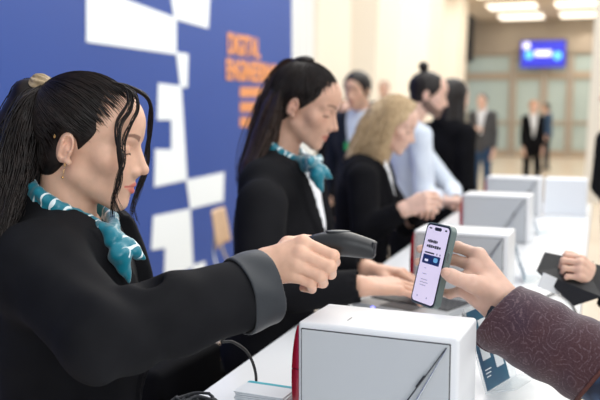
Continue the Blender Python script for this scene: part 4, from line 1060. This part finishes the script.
tag(o, 'small blank white badge hanging from the black folder', 'badge')
cable('badge_string', [np.array(q)-at(551, 284, 1.87) for q in ()] or [(0, 0, 0), (.01, 0, .01)], .0007, CORD, None) if False else None

# ================================================================ THINGS ON THE COUNTER
# small acrylic sign with a navy card
def sign_stand(dx, dy, lab, edge=False):
    BL = V3(-.173, 1.445, CT+.004)+[dx, dy, 0]; e = V3(.029, .088, 0); e /= np.linalg.norm(e); e = V3(-.05, 1, 0)/1.0013 if edge else e; nh = V3(-e[1], e[0], 0); v = (nh*.045+V3(0, 0, .135)); v /= np.linalg.norm(v); nn = np.cross(e, v); nn = nn if nn[0] > 0 else -nn
    r = empty('sign_stand', BL+e*.05-V3(0, 0, .004), 0, lab, 'sign stand', 'small acrylic signs along the counter'); o_ = np.array(r.location)
    def pl(name, a0, a1, b0, b1, off, th, m):
        bm = bmesh.new(); add_prism(bm, [BL+e*x+v*y+nn*off-o_ for x, y in ((a0, b0), (a1, b0), (a1, b1), (a0, b1))], nn*th); return bm_obj(name, bm, m, r)
    ACR = bpy.data.materials.get('acrylic') or mat('acrylic', (.85, .92, .94), .06, spec=.6, alpha=.32)
    pl('acrylic_sheet', -.004, .125, -.002, .150, 0, .003, ACR)
    bm = bmesh.new(); add_prism(bm, [BL+e*x+nn*y-o_-V3(0, 0, .003) for x, y in ((-.004, .0), (.125, .0), (.125, .060), (-.004, .060))], (0, 0, .003)); bm_obj('acrylic_foot', bm, ACR, r)
    CARD = bpy.data.materials.get('sign_navy') or noisy('sign_navy', (.015, .06, .14), (.03, .13, .20), 18, .35, 0)
    c = pl('sign_card', 0, .093, .001, .142, .0032, .0008, CARD)
    WH = bpy.data.materials.get('sign_white') or mat('sign_white', (.75, .80, .84), .4)
    for x, y in ((.012, .052), (.055, .030)): o = pl('sign_square', x, x+.030, y, y+.034, .0042, .0004, WH); o.parent = c
    for k in range(3): o = pl('sign_line', .010, .034-.004*k, .034-.006*k, .036-.006*k, .0042, .0004, WH); o.parent = c
    o = pl('sign_mark', .030, .075, .110, .122, .0042, .0004, WH); o.parent = c
    return r
sign_stand(0, 0, 'clear acrylic sign with navy card beside the nearest badge printer')
sign_stand(-.02, .98, 'clear acrylic sign with navy card beside the second badge printer', True)
sign_stand(-.05, 1.93, 'clear acrylic sign with navy card beside the third badge printer', True)
# keyboard-like laptop base under the hands of the second woman
lp = empty('laptop', (-.425, 2.03, CT), math.radians(-20), 'open silver laptop base under the hands of the second woman', 'laptop')
box('laptop_base', (0, 0, .008), (.25, .19, .014), mat('laptop_silver', (.5, .51, .53), .35, metal=.6), lp, .003, 2)
KEYM = mat('key_field', (.02, .02, .022), .5)
def _keys():
    c = N(KEYM, 'ShaderNodeTexCoord'); b = N(KEYM, 'ShaderNodeTexBrick'); b.inputs['Scale'].default_value = 60; b.inputs['Mortar Size'].default_value = .06; b.inputs['Brick Width'].default_value = 1; b.inputs['Row Height'].default_value = 1
    b.inputs['Color1'].default_value = (.012, .012, .014, 1); b.inputs['Color2'].default_value = (.015, .015, .017, 1); b.inputs['Mortar'].default_value = (.1, .1, .11, 1); L(KEYM, c.outputs['Object'], b.inputs[0]); L(KEYM, b.outputs[0], P_(KEYM).inputs['Base Color'])
_keys()
box('keyboard', (0, .025, .0165), (.225, .11, .003), KEYM, lp); box('touchpad', (0, -.065, .0162), (.09, .05, .002), GREYPL, lp)
o = box('power_light', (-.06, -.0965, .010), (.008, .002, .004), mat('blue_led', (.1, .1, 1), .3, emit=(.25, .25, 1), estr=4), lp)
tb = empty('usb_hub', (-.272, 1.93, CT), .3, 'small black plug box on the counter below the phone', 'plug')
box('hub_body', (0, 0, .010), (.035, .022, .02), DARKPL, tb, .003, 2); cable('hub_cable', [(.017, 0, .01), (.05, .01, .004), (.09, -.03, .004), (.12, .04, .004)], .002, CORD, tb)
# coiled cables at the counter edge
cc = []
for i in range(90):
    t = i/89; an = t*2*math.pi*9; cc.append((-.625+.06*t+.020*math.cos(an), 1.985-.08*t+.022*math.sin(an), CT+.004+.004*(1+math.sin(an*.5))))
o = tubes('coiled_cable', [catmull(cc, 300)], .0024, CORD, None, 6, 1); tag(o, 'black coiled cable lying behind the nearest badge printer', 'cable')
pd = box('paper_pad', (-.515, 1.955, CT+.0015), (.20, .13, .003), mat('pad_white', (.8, .82, .84), .6), None, 0, 1, Matrix.Rotation(-.4, 3, 'Z')); tag(pd, 'white paper under the coiled cable', 'paper')
# badge cards in a pile
TEALC = mat('card_teal', (.05, .42, .52), .4); CARDW = mat('card_white', (.72, .76, .80), .45)
card0 = None
for i in range(12):
    if card0 is None:
        card0 = empty('badge_card', (0, 0, 0)); box('card_sheet', (0, 0, .0012), (.090, .058, .0022), CARDW, card0, .0006, 1); box('card_band', (0, .024, .0025), (.088, .009, .0003), TEALC, card0); o = card0
    else: o = copy_tree(card0)
    o.location = (-.506+random.uniform(-.002, .002), 1.243+random.uniform(-.002, .002), CT+.0031*i); o.rotation_euler = (0, 0, math.radians(-2+random.uniform(-3, 3)))
    tag(o, 'white badge card with teal band in the pile left of the nearest badge printer', 'badge card', 'pile of badge cards')
# lanyards
ln = []
rs = np.random.RandomState(4)
for i in range(22):
    c0 = V3(-.615+rs.uniform(-.025, .03), 1.17+rs.uniform(-.03, .03), CT+.006+rs.rand()*.02); R_ = rs.uniform(.015, .035); ph_ = rs.rand()*6
    ln.append(catmull([c0+V3(R_*math.cos(ph_+k*.9), R_*.8*math.sin(ph_+k*.9), .004*math.sin(k*2+ph_)) for k in range(8)], 40))
o = tubes('lanyards', ln, .0026, noisy('dark_grey_cord', (.02, .022, .028), (.05, .052, .06), 300, .8), None, 5, 1); tag(o, 'heap of dark grey lanyards at the counter edge', 'lanyards', None, 'stuff')
# cable from second printer to the folder side
o = cable('power_cable', [(-.20, 2.16, CT+.004), (-.14, 2.20, CT+.004), (-.10, 2.30, CT+.004), (-.06, 2.22, CT+.004), (-.04, 2.10, CT+.004)], .0025, CORD); tag(o, 'black cable lying right of the second badge printer', 'cable')
for i, (x, y, r_, l) in enumerate(((-.14, 2.75, 10, 'white leaflet on the counter beyond the second badge printer'), (-.12, 3.5, -12, 'white leaflet on the counter beyond the third badge printer'))):
    o = box('leaflet', (0, 0, 0), (.10, .15, .0012), mat('leaflet_white', (.86, .86, .85), .35), None); o.location = (x, y, CT+.0008); o.rotation_euler[2] = math.radians(r_); tag(o, l, 'leaflet')

# ================================================================ CHAIRS BEHIND THE COUNTER
WOOD = noisy('beech_veneer', (.55, .36, .22), (.66, .46, .30), 12, .45, .05)
def make_chair():
    r = empty('chair', (0, 0, 0))
    def shell(name, f, m, nu=12, nv=8, th=.011):
        bm = bmesh.new(); gr = [[bm.verts.new(f(i/nu*2-1, j/nv)) for j in range(nv+1)] for i in range(nu+1)]
        for i in range(nu):
            for j in range(nv): bm.faces.new([gr[i][j], gr[i+1][j], gr[i+1][j+1], gr[i][j+1]])
        bmesh.ops.recalc_face_normals(bm, faces=bm.faces); bmesh.ops.solidify(bm, geom=bm.faces[:], thickness=th); return bm_obj(name, bm, m, r, True)
    shell('seat', lambda u, v: (u*.20*(1-.1*v*v), -.2+v*.40, .455-.012*(1-u*u)+.02*(v-.5)**2), WOOD)
    shell('backrest', lambda u, v: (u*.20*(1-.25*max(0, v-.6)), -.225-.04*v+.03*u*u, .60+v*.25), WOOD)
    for sx in (-1, 1):
        cable('front_leg', [(sx*.20, .19, 0), (sx*.185, .17, .25), (sx*.17, .14, .445)], .010, CHROME, r, 20, 10)
        cable('rear_leg', [(sx*.21, -.24, 0), (sx*.19, -.20, .25), (sx*.17, -.20, .44), (sx*.13, -.235, .56), (sx*.11, -.235, .70)], .010, CHROME, r, 30, 10)
    cable('cross_bar', [(-.17, .14, .437), (0, .14, .432), (.17, .14, .437)], .009, CHROME, r, 12, 8); cable('cross_bar', [(-.17, -.19, .437), (0, -.19, .432), (.17, -.19, .437)], .009, CHROME, r, 12, 8)
    return r
ch = make_chair(); ch.location = (-2.25, 5.25, 0); ch.rotation_euler[2] = math.radians(-78); tag(ch, 'beech chair with chrome legs by the blue printed wall', 'chair', 'chairs behind the counter')
c2 = copy_tree(ch); c2.location = (-1.31, 2.14, 0); c2.rotation_euler[2] = math.radians(86); tag(c2, 'chair with black back cover behind the elbow of the scanner woman', 'chair', 'chairs behind the counter')
bm = bmesh.new(); add_box(bm, (-.12, -.245, .645), (.34, .085, .45), .02, 3); add_box(bm, (.12, -.245, .605), (.24, .085, .37), .02, 3); bm_obj('back_cover', bm, BLACK2, c2, True)
